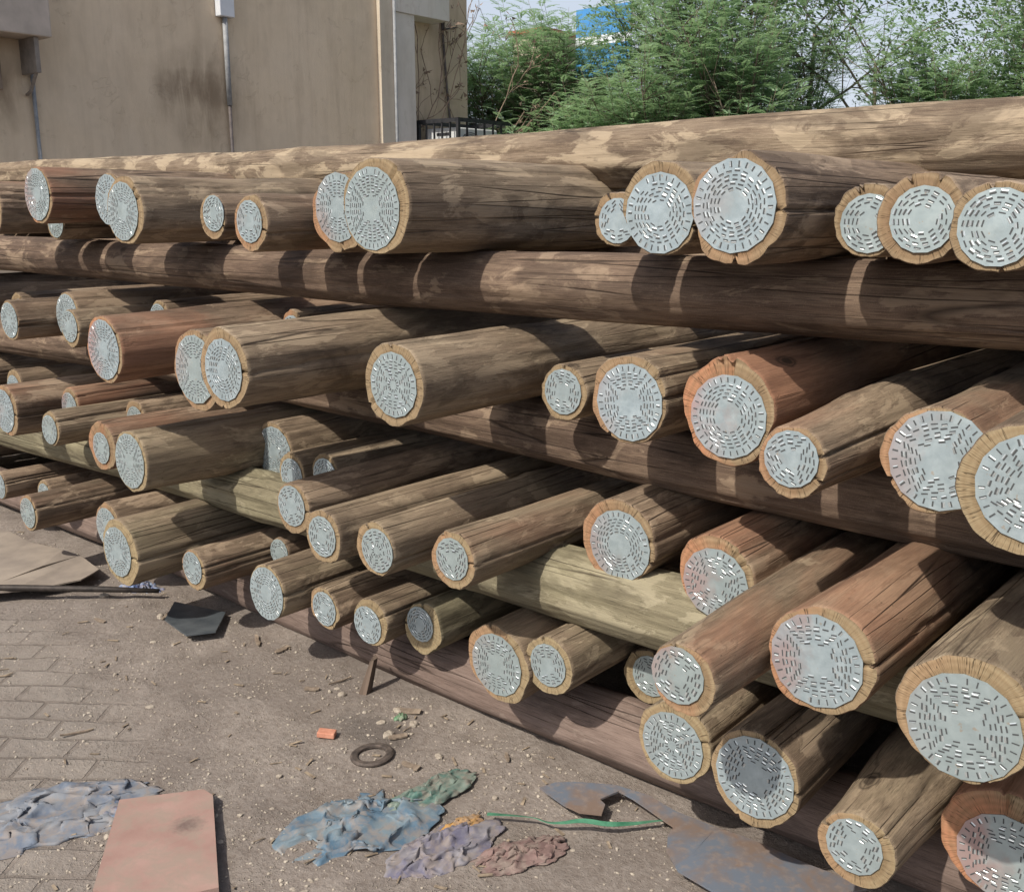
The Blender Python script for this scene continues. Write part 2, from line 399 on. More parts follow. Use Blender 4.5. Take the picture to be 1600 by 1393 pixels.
def plate_mesh(R, seed, ray=False):
    """many-sided punched nail plate, facing -Y, centred on the origin"""
    rs = np.random.RandomState(seed + 1000)
    n = rs.choice([14, 15, 16]); a0 = rs.uniform(0, 1)
    def wy(x, z): return .0009 * float(vnoise(np.array([x * 22, seed * .7, z * 22]), 3))
    v = []; f = []; mi = []
    fr = [1.0, 1.0, .85, .65, .45, .25]; m = n * 3
    for k, q in enumerate(fr):
        for i in range(m):
            s_ = i / 3; i0 = int(s_); u = s_ - i0
            A = a0 + 2 * pi * i0 / n; B = a0 + 2 * pi * (i0 + 1) / n
            x = R * q * ((1-u) * cos(A) + u * cos(B)); z = R * q * ((1-u) * sin(A) + u * sin(B))
            v.append((x, (.0012 if k == 0 else -.0006 + wy(x, z)), z))
    for k in range(len(fr) - 1):
        for i in range(m):
            j = (i + 1) % m; f.append((k*m+i, k*m+j, (k+1)*m+j, (k+1)*m+i)); mi.append(0)
    v.append((0, -.0006 + wy(0, 0), 0)); c = len(v) - 1; b = (len(fr) - 1) * m
    for i in range(m): f.append((b + i, b + (i+1) % m, c)); mi.append(0)
    def slot(r0, a, o, l=.0124, w=.0027):
        x, z = r0 * cos(a), r0 * sin(a); y = -.0006 + wy(x, z)
        l *= rs.uniform(.85, 1.1); w *= rs.uniform(.85, 1.2)
        if rs.rand() < .03: return
        ux, uz = cos(o), sin(o); px, pz = -uz, ux
        def P(s, t, h): return (x + ux * s + px * t, y - h, z + uz * s + pz * t)
        b = len(v)
        v.extend([P(-l/2, -w/2, .0006), P(l/2, -w/2, .0006), P(l/2, w/2, .0006), P(-l/2, w/2, .0006)])
        f.append((b, b+1, b+2, b+3)); mi.append(1)
        for sg in ((rs.choice([1, -1]),) if rs.rand() < .6 else ()):
            b = len(v); e = w * .5; g = w * rs.uniform(.9, 1.5); hh = rs.uniform(.0006, .0014)
            v.extend([P(-l*.45, sg*e, .0001), P(l*.45, sg*e, .0001), P(l*.35, sg*(e + g*.35), hh), P(-l*.35, sg*(e + g*.35), hh), P(l*.5, sg*(e+g), .0001), P(-l*.5, sg*(e+g), .0001)])
            f.append((b, b+1, b+2, b+3)); f.append((b+3, b+2, b+4, b+5)); mi.extend([2, 2])
    rr = R * cos(pi / n) - .0085
    big = R > .072
    if big:
        cnt = int(2 * pi * rr / .0175)
        for i in range(cnt): a = 2 * pi * i / cnt; slot(rr - .002, a, a + rs.uniform(-.08, .08), .012)
        rr -= .0155
    ns = (8 if R > .06 else 6) if rs.rand() < .6 else 16; tl_ = .3 if ns < 16 else .0; off_ = rs.uniform(0, 1)
    k = 0; low = .010 + .2 * R if not ray else .026
    while rr > low:
        nn_ = ns if ns < 16 else max(5, int(2 * pi * rr / .0185))
        mm = max(1, int(2 * pi * rr / nn_ / .0160))
        for s_ in range(nn_):
            ac = 2 * pi * (s_ + off_ + (.5 * (k % 2) if ns == 16 else 0)) / nn_
            for i in range(mm):
                a = ac + (2 * pi / nn_) * ((i + .5) / mm - .5)
                slot(rr, a, ac + pi / 2 + (tl_ if s_ % 2 else -tl_) + rs.uniform(-.1, .1))
        rr -= .0087; k += 1
    if ray:
        for i in range(14): slot(.017, 2 * pi * i / 14, 2 * pi * i / 14, .009)
    me = bpy.data.meshes.new('nail_plate'); me.from_pydata(v, [], f)
    for q in (M_ZINC, M_SLOT, M_LIP): me.materials.append(q)
    me.polygons.foreach_set('material_index', np.array(mi, dtype=np.int32))
    bm = bmesh.new(); bm.from_mesh(me)
    for fc in bm.faces:
        if fc.normal.y > 0.02: fc.normal_flip()
    bm.to_mesh(me); bm.free()
    return me

POLES = [
('a1',-4.687,2.000,1.614,0.1112,-0.0090,0.0027,0.0917,0.50,0.00,0.00,'reddish pole at the far left of the top row, cut off by the picture edge'),
('a2',-4.230,2.000,1.661,0.1140,-0.0070,0.0051,0.1011,0.75,0.00,0.00,'orange-brown top row pole, second end from the left, plate nearly covering it'),
('a3',-4.459,2.170,1.559,0.0805,0.0077,-0.0026,0.0666,0.00,0.00,0.00,'small pole tucked under the orange-brown second pole of the top row'),
('a4',-3.759,2.050,1.640,0.1021,-0.0065,0.0024,0.0924,0.10,0.00,0.00,'top row pole half hidden behind the left side of a thicker dark rimmed pole'),
('a5',-3.568,2.000,1.602,0.1263,-0.0112,-0.0023,0.1029,0.10,0.20,0.00,'thick brown top row pole overlapping its left neighbour, crack at its upper right rim'),
('a6',-3.014,2.000,1.581,0.0732,0.0111,0.0124,0.0573,0.10,0.10,0.00,'smallest end in the left half of the top row, plate set high'),
('a7',-2.733,1.950,1.565,0.0875,-0.0040,0.0039,0.0637,0.50,0.10,0.00,'small top row pole with a long split along its side below the rim'),
('a8',-2.486,2.100,1.598,0.1242,-0.0065,0.0133,0.1017,0.50,0.00,0.00,'top row pole mostly hidden behind the thickest end of the left half'),
('a9',-2.212,2.000,1.614,0.1377,-0.0146,-0.0070,0.1125,0.00,0.25,0.00,'thick top row pole with a wide tan rim and a long trunk, near the middle'),
('a10',-1.462,2.100,1.582,0.0660,0.0067,-0.0045,0.0528,0.10,0.10,0.00,'very small pole end squeezed against the left of two large ones in the top row'),
('a11',-1.271,2.000,1.608,0.1035,-0.0020,-0.0125,0.0871,0.00,0.10,0.00,"large top row pole with a round plate, directly left of that row's widest end"),
('a12',-1.054,1.950,1.603,0.1122,-0.0071,0.0077,0.0937,0.30,0.00,0.00,'widest end of the top row, brown rim around a large round plate'),
('a13',-0.837,2.100,1.582,0.0751,0.0021,-0.0063,0.0581,0.00,0.10,0.00,'smaller top row pole, leftmost of the three overlapping ends near the right edge'),
('a14',-0.715,2.050,1.586,0.0877,0.0051,-0.0012,0.0623,0.10,0.00,0.00,'top row pole, middle one of three overlapping ends near the right edge'),
('a15',-0.560,2.000,1.572,0.0841,0.0011,0.0001,0.0685,0.00,0.10,0.00,'top row pole nearest the right edge, round end overlapping its left neighbour'),
('b0',-6.503,2.627,1.130,0.1002,0.0099,0.0007,0.0771,0.10,0.00,0.00,'brown pole under the striped cross log, its trunk entering from the left edge'),
('b00',-5.495,2.430,1.107,0.0775,0.0208,-0.0119,0.0573,0.00,0.20,0.00,'knobby pole end peeping over the small pole at the left end of the second row'),
('b1',-4.723,2.045,1.119,0.0894,0.0034,0.0034,0.0779,0.10,0.10,0.00,'small pole at the left end of the second row with a narrow pale plate'),
('b2',-4.523,2.217,1.139,0.1095,-0.0033,0.0030,0.0951,0.10,0.10,0.00,'second row pole, end half covered by a smaller pole in front, near the left'),
('b3',-4.289,2.108,1.111,0.0809,-0.0016,0.0084,0.0658,0.00,0.20,0.00,'small second row pole lapping over the end of a larger one, near the left'),
('b4',-4.061,2.400,1.153,0.0723,-0.0096,-0.0059,0.0612,0.00,0.20,0.00,'pole of the second row with only its plate top showing above the orange pole'),
('b5',-3.389,1.780,1.130,0.1205,-0.0013,0.0003,0.1026,0.85,0.00,0.00,'large orange-topped pole of the second row with a tall plate nearly filling its end'),
('b6',-3.108,2.380,1.176,0.0658,-0.0032,-0.0095,0.0550,0.60,0.00,0.00,'reddish pole peeping out above the two large touching poles of the second row'),
('b7',-2.851,1.800,1.111,0.1299,-0.0082,-0.0003,0.1076,0.40,0.10,0.00,'left one of two large touching poles in the second row, half covered'),
('b8',-2.582,1.720,1.149,0.1204,-0.0009,-0.0034,0.0903,0.10,0.20,0.00,'right one of two large touching poles in the second row, lapping over the other'),
('b9',-2.009,1.862,1.145,0.1153,0.0018,0.0007,0.0869,0.00,0.20,0.00,'lone thick greyish pole of the second row with an oval plate inside a wide rim'),
('b10',-1.711,2.225,1.110,0.0799,-0.0014,0.0022,0.0622,0.00,0.20,0.00,'small second row pole pressed against the left of a large round plated pole'),
('b11',-1.413,2.101,1.143,0.1125,0.0048,-0.0070,0.0950,0.35,0.10,0.00,'large second row pole with a bluish sixteen sided plate, right of a small one'),
('b12',-1.123,2.077,1.152,0.1219,0.0028,-0.0110,0.0947,0.90,0.10,0.00,'orange-rimmed second row pole with a lumpy outline and a rust scraped plate'),
('b13',-0.873,1.892,1.107,0.0768,-0.0013,0.0072,0.0574,0.40,0.00,0.30,'thin pole of the second row with a swelling trunk, hanging lower than its neighbours'),
('b14',-0.618,1.967,1.136,0.1062,0.0083,0.0021,0.0946,0.50,0.30,0.00,'very thick second row pole with a wide red stained plate, near the right edge'),
('b15',-0.410,1.801,1.148,0.1176,0.0054,0.0051,0.0901,0.00,0.50,0.00,'huge pole end of the second row cut off by the right picture edge'),
('c1',-5.518,2.379,0.692,0.0921,-0.0096,-0.0144,0.0716,0.00,0.20,0.00,'third row pole set back far left with only its end top in view'),
('c2',-4.726,1.988,0.717,0.1166,-0.0182,-0.0047,0.0976,0.50,0.00,0.00,'reddish third row pole at the left picture edge with a tall plate'),
('c3',-4.442,2.150,0.755,0.0775,-0.0062,-0.0119,0.0660,0.90,0.00,0.00,'red painted pole set back in the third row, lower half of its end hidden'),
('c4',-4.366,2.015,0.678,0.0781,-0.0047,-0.0057,0.0628,0.00,0.30,0.00,'small pole of the third row resting on the mossy cross log, leftmost whole end there'),
('c5',-4.227,2.339,0.687,0.0865,-0.0002,-0.0112,0.0692,0.20,0.10,0.00,'third row pole set back, its arched top just showing above two front poles'),
('c6',-3.770,1.936,0.701,0.1006,-0.0038,-0.0076,0.0616,0.60,0.00,0.00,'crooked reddish third row pole with a small low plate, beside a thick olive one'),
('c7',-3.398,1.849,0.714,0.1139,-0.0059,0.0022,0.0988,0.00,0.60,0.00,'thick olive brown pole of the third row lying over the mossy cross log'),
('c8',-3.231,2.350,0.683,0.1210,0.0096,0.0022,0.1010,0.00,0.10,0.00,'dark pole with a large round plate set back in the shade of the third row'),
('c9',-2.987,2.250,0.659,0.0777,0.0011,-0.0039,0.0612,0.00,0.40,0.00,'left one of two small poles set back side by side in the third row'),
('c10',-2.733,2.200,0.716,0.0689,0.0009,-0.0082,0.0578,0.00,0.20,0.00,'right one of two small poles set back side by side in the third row'),
('c11',-2.549,1.918,0.684,0.0840,-0.0039,0.0086,0.0648,0.10,0.10,0.00,'small dark third row pole with an oval plate, below two small set back ends'),
('c12',-2.259,1.801,0.681,0.0808,-0.0008,0.0008,0.0594,0.10,0.30,0.00,'small third row pole with a bright plate, left of two similar ones'),
('c13',-2.066,1.828,0.679,0.0789,0.0123,-0.0019,0.0619,0.20,0.50,0.00,'small tan third row pole with a bright plate, middle of three similar ones'),
('c14',-1.828,1.895,0.681,0.0813,-0.0009,0.0045,0.0579,0.50,0.50,0.00,'tan pole with a red scrape behind its bright dented plate, right one of three similar'),
('c15',-1.514,2.216,0.721,0.1206,0.0093,-0.0080,0.0962,0.50,0.10,0.00,'thick third row pole with orange rim resting alone on the pale cross log'),
('c16',-1.187,2.174,0.707,0.1073,0.0012,-0.0138,0.0889,0.80,0.30,0.00,'orange sided third row pole, its end partly covered by a long slim pole in front'),
('c17',-0.982,1.683,0.676,0.0759,-0.0113,0.0063,0.0597,0.75,0.20,0.12,'slim orange pole reaching farther out than its neighbours across the mossy log'),
('c19',-0.772,1.862,0.716,0.1162,-0.0077,-0.0009,0.0962,0.70,0.30,0.00,'very thick third row pole with red stained left rim and red smeared plate'),
('c20',-0.471,1.791,0.721,0.1207,-0.0005,-0.0160,0.0979,0.20,0.50,0.00,'thickest pole of the third row, wide tan rim, beside the right edge'),
('d0',-5.139,2.091,0.270,0.0701,-0.0052,-0.0001,0.0653,0.00,0.10,0.00,'small dark bottom row pole cut by the left picture edge under the mossy log'),
('d1',-4.803,2.156,0.271,0.0709,0.0007,-0.0054,0.0586,0.00,0.20,0.00,'small set back pole end peeping above the short orange pole at the bottom left'),
('d2',-4.508,1.944,0.283,0.0832,-0.0037,0.0002,0.0674,0.50,0.20,0.00,'small orange-brown pole at the left end of the bottom row with a narrow plate'),
('d3',-3.971,2.035,0.305,0.1051,-0.0091,-0.0037,0.0835,0.30,0.10,0.00,'bottom row pole half hidden behind a thick pole beside the blue litter'),
('d4',-3.556,1.859,0.330,0.1296,-0.0164,-0.0000,0.0954,0.00,0.80,0.00,'thick bottom row pole with yellow-green rim standing over the blue litter'),
('d5',-3.296,2.008,0.280,0.0798,-0.0057,0.0074,0.0617,0.40,0.50,0.00,'small bottom row pole with a knot beside its end, alone between two thick ones'),
('d6',-2.850,2.017,0.301,0.1010,-0.0025,-0.0066,0.0931,0.00,0.60,0.00,'bottom row pole with a greenish plate covering the whole end and a bent plate edge'),
('d6b',-3.128,2.280,0.318,0.0569,0.0012,-0.0013,0.0519,0.00,0.10,0.00,'pole deep in shade, its plate showing between the mossy log and a split pole'),
('d7',-2.629,2.089,0.275,0.0746,0.0014,-0.0007,0.0592,0.30,0.40,0.00,'narrow bottom row pole with a slim plate, leftmost of three small ends'),
('d8',-2.403,2.097,0.282,0.0821,-0.0117,-0.0109,0.0632,0.00,0.60,0.00,'middle one of three small bottom row ends, pale rim round an oval plate'),
('d9',-2.226,2.164,0.287,0.0868,-0.0102,0.0139,0.0579,0.00,0.90,0.00,'mossy rimmed pole with a plate set high, right one of three small bottom ends'),
('d10',-1.827,2.076,0.317,0.1174,-0.0039,-0.0038,0.0923,0.40,0.50,0.00,'large bottom row pole with a tall plate and a red stain on its rim'),
('d11',-1.651,2.090,0.358,0.0861,0.0009,0.0036,0.0610,0.00,0.70,0.00,'bottom row pole touching the right side of a larger tall plated one, pale cream rim'),
('d18',-1.487,2.348,0.282,0.0818,0.0111,0.0069,0.0595,0.00,0.60,0.00,'bottom row pole half hidden behind the slim split orange pole'),
('d12',-1.203,2.031,0.308,0.1078,-0.0028,-0.0064,0.0847,0.10,0.70,0.00,'bottom row pole with a yellow rim, ray pattern at the centre of its plate'),
('d13',-0.964,1.996,0.317,0.1173,0.0002,0.0052,0.0965,0.10,0.40,0.00,'large bottom row pole with a big grey-green plate, casting shade on the ground log'),
('d14',-0.693,1.932,0.285,0.0852,-0.0045,0.0077,0.0602,0.30,0.50,0.35,'bottom row pole with a small plate and a trunk that swells behind the end'),
('d15',-0.451,2.088,0.322,0.1225,0.0073,-0.0245,0.0927,0.90,0.10,0.00,'orange rimmed bottom row pole cut off by the lower right corner of the picture'),
]

WM = {'brown': W_BROWN, 'grey': W_GREY, 'pale': W_PALE, 'moss': W_MOSS}
ROWG = {'a': 'plated pole ends of the top row', 'b': 'plated pole ends of the second row', 'c': 'plated pole ends of the third row', 'd': 'plated pole ends of the bottom row'}
GREYISH = {'a9': 'grey', 'a11': 'grey', 'b8': 'grey', 'b9': 'grey', 'b10': 'grey', 'b14': 'grey', 'c7': 'grey', 'b7': 'grey', 'd8': 'grey', 'c8': 'grey', 'a13': 'grey', 'c9': 'grey', 'c10': 'grey', 'c13': 'grey', 'c14': 'grey', 'c19': 'grey', 'c20': 'pale', 'd4': 'grey', 'd6': 'grey', 'd9': 'moss', 'd11': 'grey', 'd12': 'grey', 'd14': 'grey', 'a5': 'grey', 'b3': 'grey', 'c4': 'grey', 'b13': 'grey', 'c12': 'grey', 'b11': 'grey', 'b12': 'grey', 'c17': 'grey'}
KW = {'a8': dict(egg=.16), 'a12': dict(egg=.13), 'b12': dict(egg=.14), 'b5': dict(egg=.10), 'c6': dict(egg=.22), 'd7': dict(egg=.16), 'd9': dict(egg=.16), 'd10': dict(egg=.12), 'b13': dict(egg=.09)}
def pole(code, x, y, z, r, dx, dz, rp, red, green, flare, label):
    seed = sum(ord(ch) * 7 ** i for i, ch in enumerate(code)) % 9973
    R_ = random.Random(seed)
    root = make_log('timber_pole', (x, y, z), r, R_.uniform(7.5, 9.0), seed, WM[GREYISH.get(code, 'brown')], label, ROWG[code[0]],
                    red=red, green=green, rot=(rad(R_.uniform(-.25, .25)), 0, rad(R_.uniform(-.8, .8))), flare=flare, **KW.get(code, {}))
    me = plate_mesh(rp * 1.03, seed, code in ('d12', 'b9', 'c13'))
    p = bpy.data.objects.new('nail_plate', me); C.objects.link(p); p.parent = root
    p.location = (dx, -.0035, dz); p.rotation_euler = (rad(R_.uniform(-1.2, 1.2)), 0, 0); p['red'] = float(red)
    return root
for row in POLES: pole(*row)

# poles set back in the dark behind the front ends, one look-alike group
def back_pole(x, y, z, r, seed):
    label = 'pole set back in shadow deep inside the stack behind the front ends'
    root = make_log('timber_pole', (x, y, z), r, 6.5, seed, W_BROWN, label, 'poles set back in shadow inside the stack', red=.2, green=.1, near=1.0, fine=.08, hi=.3, knobs=1)
    me = plate_mesh(r * .78, seed)
    p = bpy.data.objects.new('nail_plate', me); C.objects.link(p); p.parent = root; p.location = (0, -.0035, 0); p['red'] = 0.1
by_row = {k: sorted((q[1] - q[4], q[1] + q[4]) for q in POLES if q[0][0] == k) for k in 'abcd'}
ZB = {'a': 1.5, 'b': 1.03, 'c': .61, 'd': .2}
sd = 500
for k in 'abcd':
    edge = -7.2
    for lo, hi_ in by_row[k] + [(1.3, 1.4)]:
        x = edge + .11
        while x + .1 < lo:
            r = rng.uniform(.072, .1)
            w = lo - edge
            outside = x < -5.9 or x > -.25
            y = rng.uniform(1.95, 2.2) if outside else rng.uniform(3.3, 4.2)
            if k == 'a' and -2.1 < x < -1.5: y = rng.uniform(2.25, 2.4)
            if k == 'a' and -2.1 < x < -1.5: x += .18; continue
            sd += 1
            back_pole(x, y, ZB[k] + r, r, sd)
            x += 2 * r + rng.uniform(.0, .03)
        edge = max(edge, hi_)

# ------------------------------------------------------------------ crosswise logs between the rows
def cross(p0, p1, r0, r1, seed, mat, label, **kw):
    """p0: right-hand end, p1: left-hand end (the end where the log is thin)"""
    d = np.array(p1, float) - np.array(p0, float); L = float(np.linalg.norm(d))
    yaw = math.atan2(-d[0], d[1]); pit = math.asin(d[2] / L)
    g = kw.pop('green', 0); rd = kw.pop('red', 0)
    return make_log('cross_log', p0, r0, L, seed, mat, label, 'crosswise logs separating the rows', red=rd, green=g, rot=(pit, 0, yaw), cat='log',
                    taper=(1 - r1 / r0) / L, near=L, fine=.05, hi=.1, **kw)
cross((1.2, 2.98, 1.772), (-9.6, 2.98, 1.826), .116, .072, 31, W_PALE, 'long pale scraped log lying on top of the whole stack', knobs=30, lump=.0095, bend=.010, egg=.04, sag=.018)
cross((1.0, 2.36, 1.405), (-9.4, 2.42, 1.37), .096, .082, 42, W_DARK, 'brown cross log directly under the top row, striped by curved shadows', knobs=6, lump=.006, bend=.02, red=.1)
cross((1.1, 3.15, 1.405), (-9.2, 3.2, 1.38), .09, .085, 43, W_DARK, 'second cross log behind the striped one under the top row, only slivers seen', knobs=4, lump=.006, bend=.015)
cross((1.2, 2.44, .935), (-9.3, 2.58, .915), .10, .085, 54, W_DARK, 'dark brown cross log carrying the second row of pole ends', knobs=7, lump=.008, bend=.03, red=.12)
cross((1.3, 2.28, .545), (-9.0, 2.27, .50), .105, .095, 65, W_MOSS, 'mossy yellow-green cross log with flaking skin under the third row', knobs=18, lump=.012, bend=.02, green=.9)
cross((1.1, 3.1, .52), (-9.0, 3.15, .50), .09, .08, 66, W_BROWN, 'second cross log hidden behind the mossy one, a lit sliver showing', knobs=4, bend=.01)
cross((1.2, 2.36, .10), (-9.2, 2.36, .085), .112, .085, 77, W_PURPLE, 'smooth purplish brown log lying on the dirt under the bottom row', knobs=9, lump=.010, bend=.022, crack=False)
cross((1.1, 3.3, .09), (-9.0, 3.3, .09), .09, .085, 78, W_BROWN, 'second ground log in the dark behind the purplish one', knobs=3, bend=.01)

# ------------------------------------------------------------------ ground
def mat_ground():
    t = NT('dusty_ground', rough=.95, spec=.15); o = t.co()
    n1 = t.noise(o, .9, 6, .6); n2 = t.noise(o, 5, 6, .65, .4); n3 = t.noise(o, 60, 5, .7); n4 = t.noise(o, 260, 3, .7)
    dirt = t.mix(t.ramp(n2, [(.3, 0), (.7, 1)]), (.195, .168, .148), (.315, .278, .248))
    dirt = t.mix(t.math('MULTIPLY', t.ramp(t.noise(o, 1.6, 7, .65, .6), [(.45, 0), (.58, 1)]), .55), dirt, (.19, .165, .148))
    dirt = t.mix(t.ramp(n3, [(.35, .45), (.6, 0)]), dirt, (.11, .082, .065))
    gr = t.ramp(t.vor(o, 120), [(.16, 1), (.30, 0)]); gm = t.ramp(t.noise(o, 7, 4), [(.46, 0), (.6, 1)])
    dirt = t.mix(t.math('MULTIPLY', t.math('MULTIPLY', gr, gm), .55), dirt, (.46, .41, .34))
    # stain near the washer
    dst = t.vmath('SUBTRACT', o, (-2.27, 1.97, 0)); ln = t.n.new('ShaderNodeVectorMath'); ln.operation = 'LENGTH'
    t.l.new(t.map(dst, (1, 1.5, 0)), ln.inputs[0])
    st = t.ramp(t.math('MULTIPLY_ADD', n2, .10, ln.outputs['Value']), [(.14, 1), (.22, 0)])
    dirt = t.mix(t.math('MULTIPLY', st, .55), dirt, (.075, .065, .06))
    # dusty pavers
    br = t.n.new('ShaderNodeTexBrick'); t.put(br, 'Vector', t.map(t.vmath('ADD', o, _vscale(t, t.noise(o, 3, 3, .5, 0, True), .025)), (1, 1, 1), (0, 0, 0), (0, 0, rad(-38))))
    br.inputs['Scale'].default_value = 1.0; br.inputs['Brick Width'].default_value = .225; br.inputs['Row Height'].default_value = .115
    br.inputs['Mortar Size'].default_value = .007; br.inputs['Mortar Smooth'].default_value = .25; br.offset = .5
    br.inputs['Color1'].default_value = (.225, .205, .185, 1); br.inputs['Color2'].default_value = (.25, .225, .2, 1); br.inputs['Mortar'].default_value = (.13, .112, .098, 1)
    pv = t.mix(t.ramp(n3, [(.4, .35), (.65, 0)]), br.outputs['Color'], (.32, .275, .235))
    x, y, z = t.sep(o)
    # pavers on the open side (left and near the viewer), dirt along the stack
    d = t.math('ADD', t.math('MULTIPLY', y, -1.0), t.math('MULTIPLY', x, -.45))   # larger towards the near left
    m = t.ramp(t.math('ADD', t.math('MULTIPLY', t.math('SUBTRACT', d, -.28), 1.5), t.math('MULTIPLY_ADD', n2, 1.2, -.6)), [(.0, 0), (.45, .7)])
    m = t.math('MULTIPLY', m, t.ramp(t.noise(o, 2.2, 4, .6), [(.36, .15), (.52, 1)]))
    m = t.math('MULTIPLY', m, t.ramp(t.math('MULTIPLY_ADD', n2, .3, t.math('MULTIPLY', y, .5)), [(.92, 1), (1.0, .1)]))
    col = t.mix(m, dirt, pv)
    h = t.math('ADD', t.math('MULTIPLY', n3, .35), t.math('MULTIPLY', n4, .12))
    h = t.math('ADD', h, t.math('MULTIPLY', t.math('MULTIPLY', br.outputs['Fac'], m), -1.1))
    h = t.math('ADD', h, t.math('MULTIPLY', n2, .6))
    h = t.math('ADD', h, t.math('MULTIPLY', t.math('MULTIPLY', gr, gm), .3))
    return t.done(col, None, t.bump(h, 1.0, .018))
M_GROUND = mat_ground()
def axis_pts(lo, hi, dense, far):
    a = list(np.arange(lo, hi, dense)); s = dense; x = hi
    while x < far: s *= 1.35; a.append(x); x += s
    a.append(far); x = lo; s = dense; b = []
    while x > -far: s *= 1.35; x -= s; b.append(x)
    b[-1] = -far
    return np.array(b[::-1] + a)
def ground_h(X, Y):
    p = np.stack([X * 2.1, Y * 2.1, X * 0], -1); q = np.stack([X * 9, Y * 9, X * 0 + 3], -1)
    f = np.clip((2.35 - Y) / .3, 0, 1)
    return (.010 * fbm(p, 3, 4) + .004 * fbm(q, 3, 8)) - .012
gx = axis_pts(-6.0, .6, .022, 320); gy = axis_pts(.4, 2.7, .022, 320)
GX, GY = np.meshgrid(gx, gy); GZ = ground_h(GX, GY)
nx, ny = len(gx), len(gy); j, i = np.meshgrid(np.arange(ny - 1), np.arange(nx - 1), indexing='ij')
gf = np.stack([j * nx + i, j * nx + i + 1, (j + 1) * nx + i + 1, (j + 1) * nx + i], -1).reshape(-1, 4)
tag(mesh_np('ground', np.stack([GX, GY, GZ], -1).reshape(-1, 3), gf, M_GROUND), kind='structure')
def gz(x, y): return float(ground_h(np.array(x, float), np.array(y, float)))

# pebbles, chips
def rock_geo(rs, s, flat=.6):
    bm = bmesh.new(); bmesh.ops.create_icosphere(bm, subdivisions=1, radius=s)
    k = rs.uniform(.7, 1.4, 3); a = rs.uniform(0, 6.3)
    vs = []
    for v in bm.verts:
        q = np.array(v.co) * k * rs.uniform(.75, 1.2); q[2] *= flat
        vs.append((q[0] * cos(a) - q[1] * sin(a), q[0] * sin(a) + q[1] * cos(a), q[2]))
    fs = [[v.index for v in f.verts] for f in bm.faces]; bm.free(); return vs, fs
M_STONE = mat_simple('stone', (.22, .185, .15), (.46, .41, .34), 30, .9)
rs = np.random.RandomState(5)
gm = MB()
base_geo = [rock_geo(rs, 1.0) for _ in range(8)]
def on_dirt(rs):
    while True:
        x = rs.uniform(-5.2, .1); y = rs.uniform(.8, 2.22)
        w = np.clip((y - 1.1 - .16 * (x + 2)) / 1.0, .06, 1)
        if fbm(np.array([x * 1.8, y * 1.8, 3.3]), 2, 9) + .35 > rs.uniform(0, 1.6) - w * .4: return x, y
for _ in range(5200):
    x, y = on_dirt(rs); s = .0022 + .0035 * rs.rand() ** 3 + (.006 * rs.rand() if rs.rand() < .03 else 0)
    v, f = base_geo[rs.randint(8)]; z = gz(x, y)
    gm.add([(x + p[0] * s, y + p[1] * s, z + p[2] * s + s * .2) for p in v], f)
tag(gm.build('gravel', M_STONE, smooth=False), kind='stuff')
M_CHIP = mat_simple('wood_chip', (.13, .10, .075), (.36, .29, .21), 40, .9)
cm_ = MB()
for _ in range(230):
    x, y = on_dirt(rs); l = rs.uniform(.006, .022); w = rs.uniform(.002, .006); a = rs.uniform(0, 6.3); z = gz(x, y) + .002
    dx, dy = cos(a) * l, sin(a) * l; ex, ey = -sin(a) * w, cos(a) * w; t_ = rs.uniform(0, .006)
    cm_.add([(x-dx-ex, y-dy-ey, z), (x+dx-ex*.4, y+dy-ey*.4, z+t_), (x+dx+ex, y+dy+ey, z+t_), (x-dx+ex*.6, y-dy+ey*.6, z), (x-dx-ex, y-dy-ey, z+.002), (x+dx-ex*.4, y+dy-ey*.4, z+t_+.002), (x+dx+ex, y+dy+ey, z+t_+.002), (x-dx+ex*.6, y-dy+ey*.6, z+.002)],
            [(3,2,1,0),(4,5,6,7),(0,1,5,4),(1,2,6,5),(2,3,7,6),(3,0,4,7)])
tag(cm_.build('wood_chips', M_CHIP), kind='stuff')

def stone(x, y, s, label, seed):
    r_ = np.random.RandomState(seed); bm = bmesh.new(); bmesh.ops.create_icosphere(bm, subdivisions=3, radius=s)
    k = r_.uniform(.7, 1.3, 3)
    for v in bm.verts:
        q = np.array(v.co); n = float(fbm(q / s * 1.1, 3, seed)); v.co = v.co * (1 + .28 * n); v.co.x *= k[0]; v.co.y *= k[1]; v.co.z *= .6
        if v.co.z < -s * .25: v.co.z = -s * .25
    me = bpy.data.meshes.new('stone'); bm.to_mesh(me); bm.free(); me.materials.append(M_STONE)
    o = bpy.data.objects.new('stone', me); C.objects.link(o); o.location = (x, y, gz(x, y) + s * .2); o.rotation_euler = (0, 0, r_.uniform(0, 6))
    tag(o, label, 'stone', 'loose stones on the dirt')
for a in [(-2.52, 2.06, .016, 'small stone lying at the foot of the broken stake'), (-2.30, 2.11, .014, 'pale pebble left of the green scrap'),
          (-2.19, 2.08, .018, 'lumpy clod of earth right of the green scrap'), (-2.20, 1.98, .019, 'pale broken stone beside the rusty ring'), (-2.28, 2.02, .012, 'tiny round stone on the dark stain above the ring'),
          (-2.00, 2.0, .013, 'lone pebble on the bare dirt right of the ring'), (-1.08, 2.17, .015, 'round stone touching the ground log beside the big bottom plate'),
          (-4.0, 2.0, .02, 'earth clod on the ground near the tan sheet'), (-3.62, 2.04, .018, 'crumbled clod below the lone knotty pole end'), (-1.72, 1.94, .012, 'pebble just above the green strap end')]:
    stone(*a, seed=int(abs(a[0]) * 100))

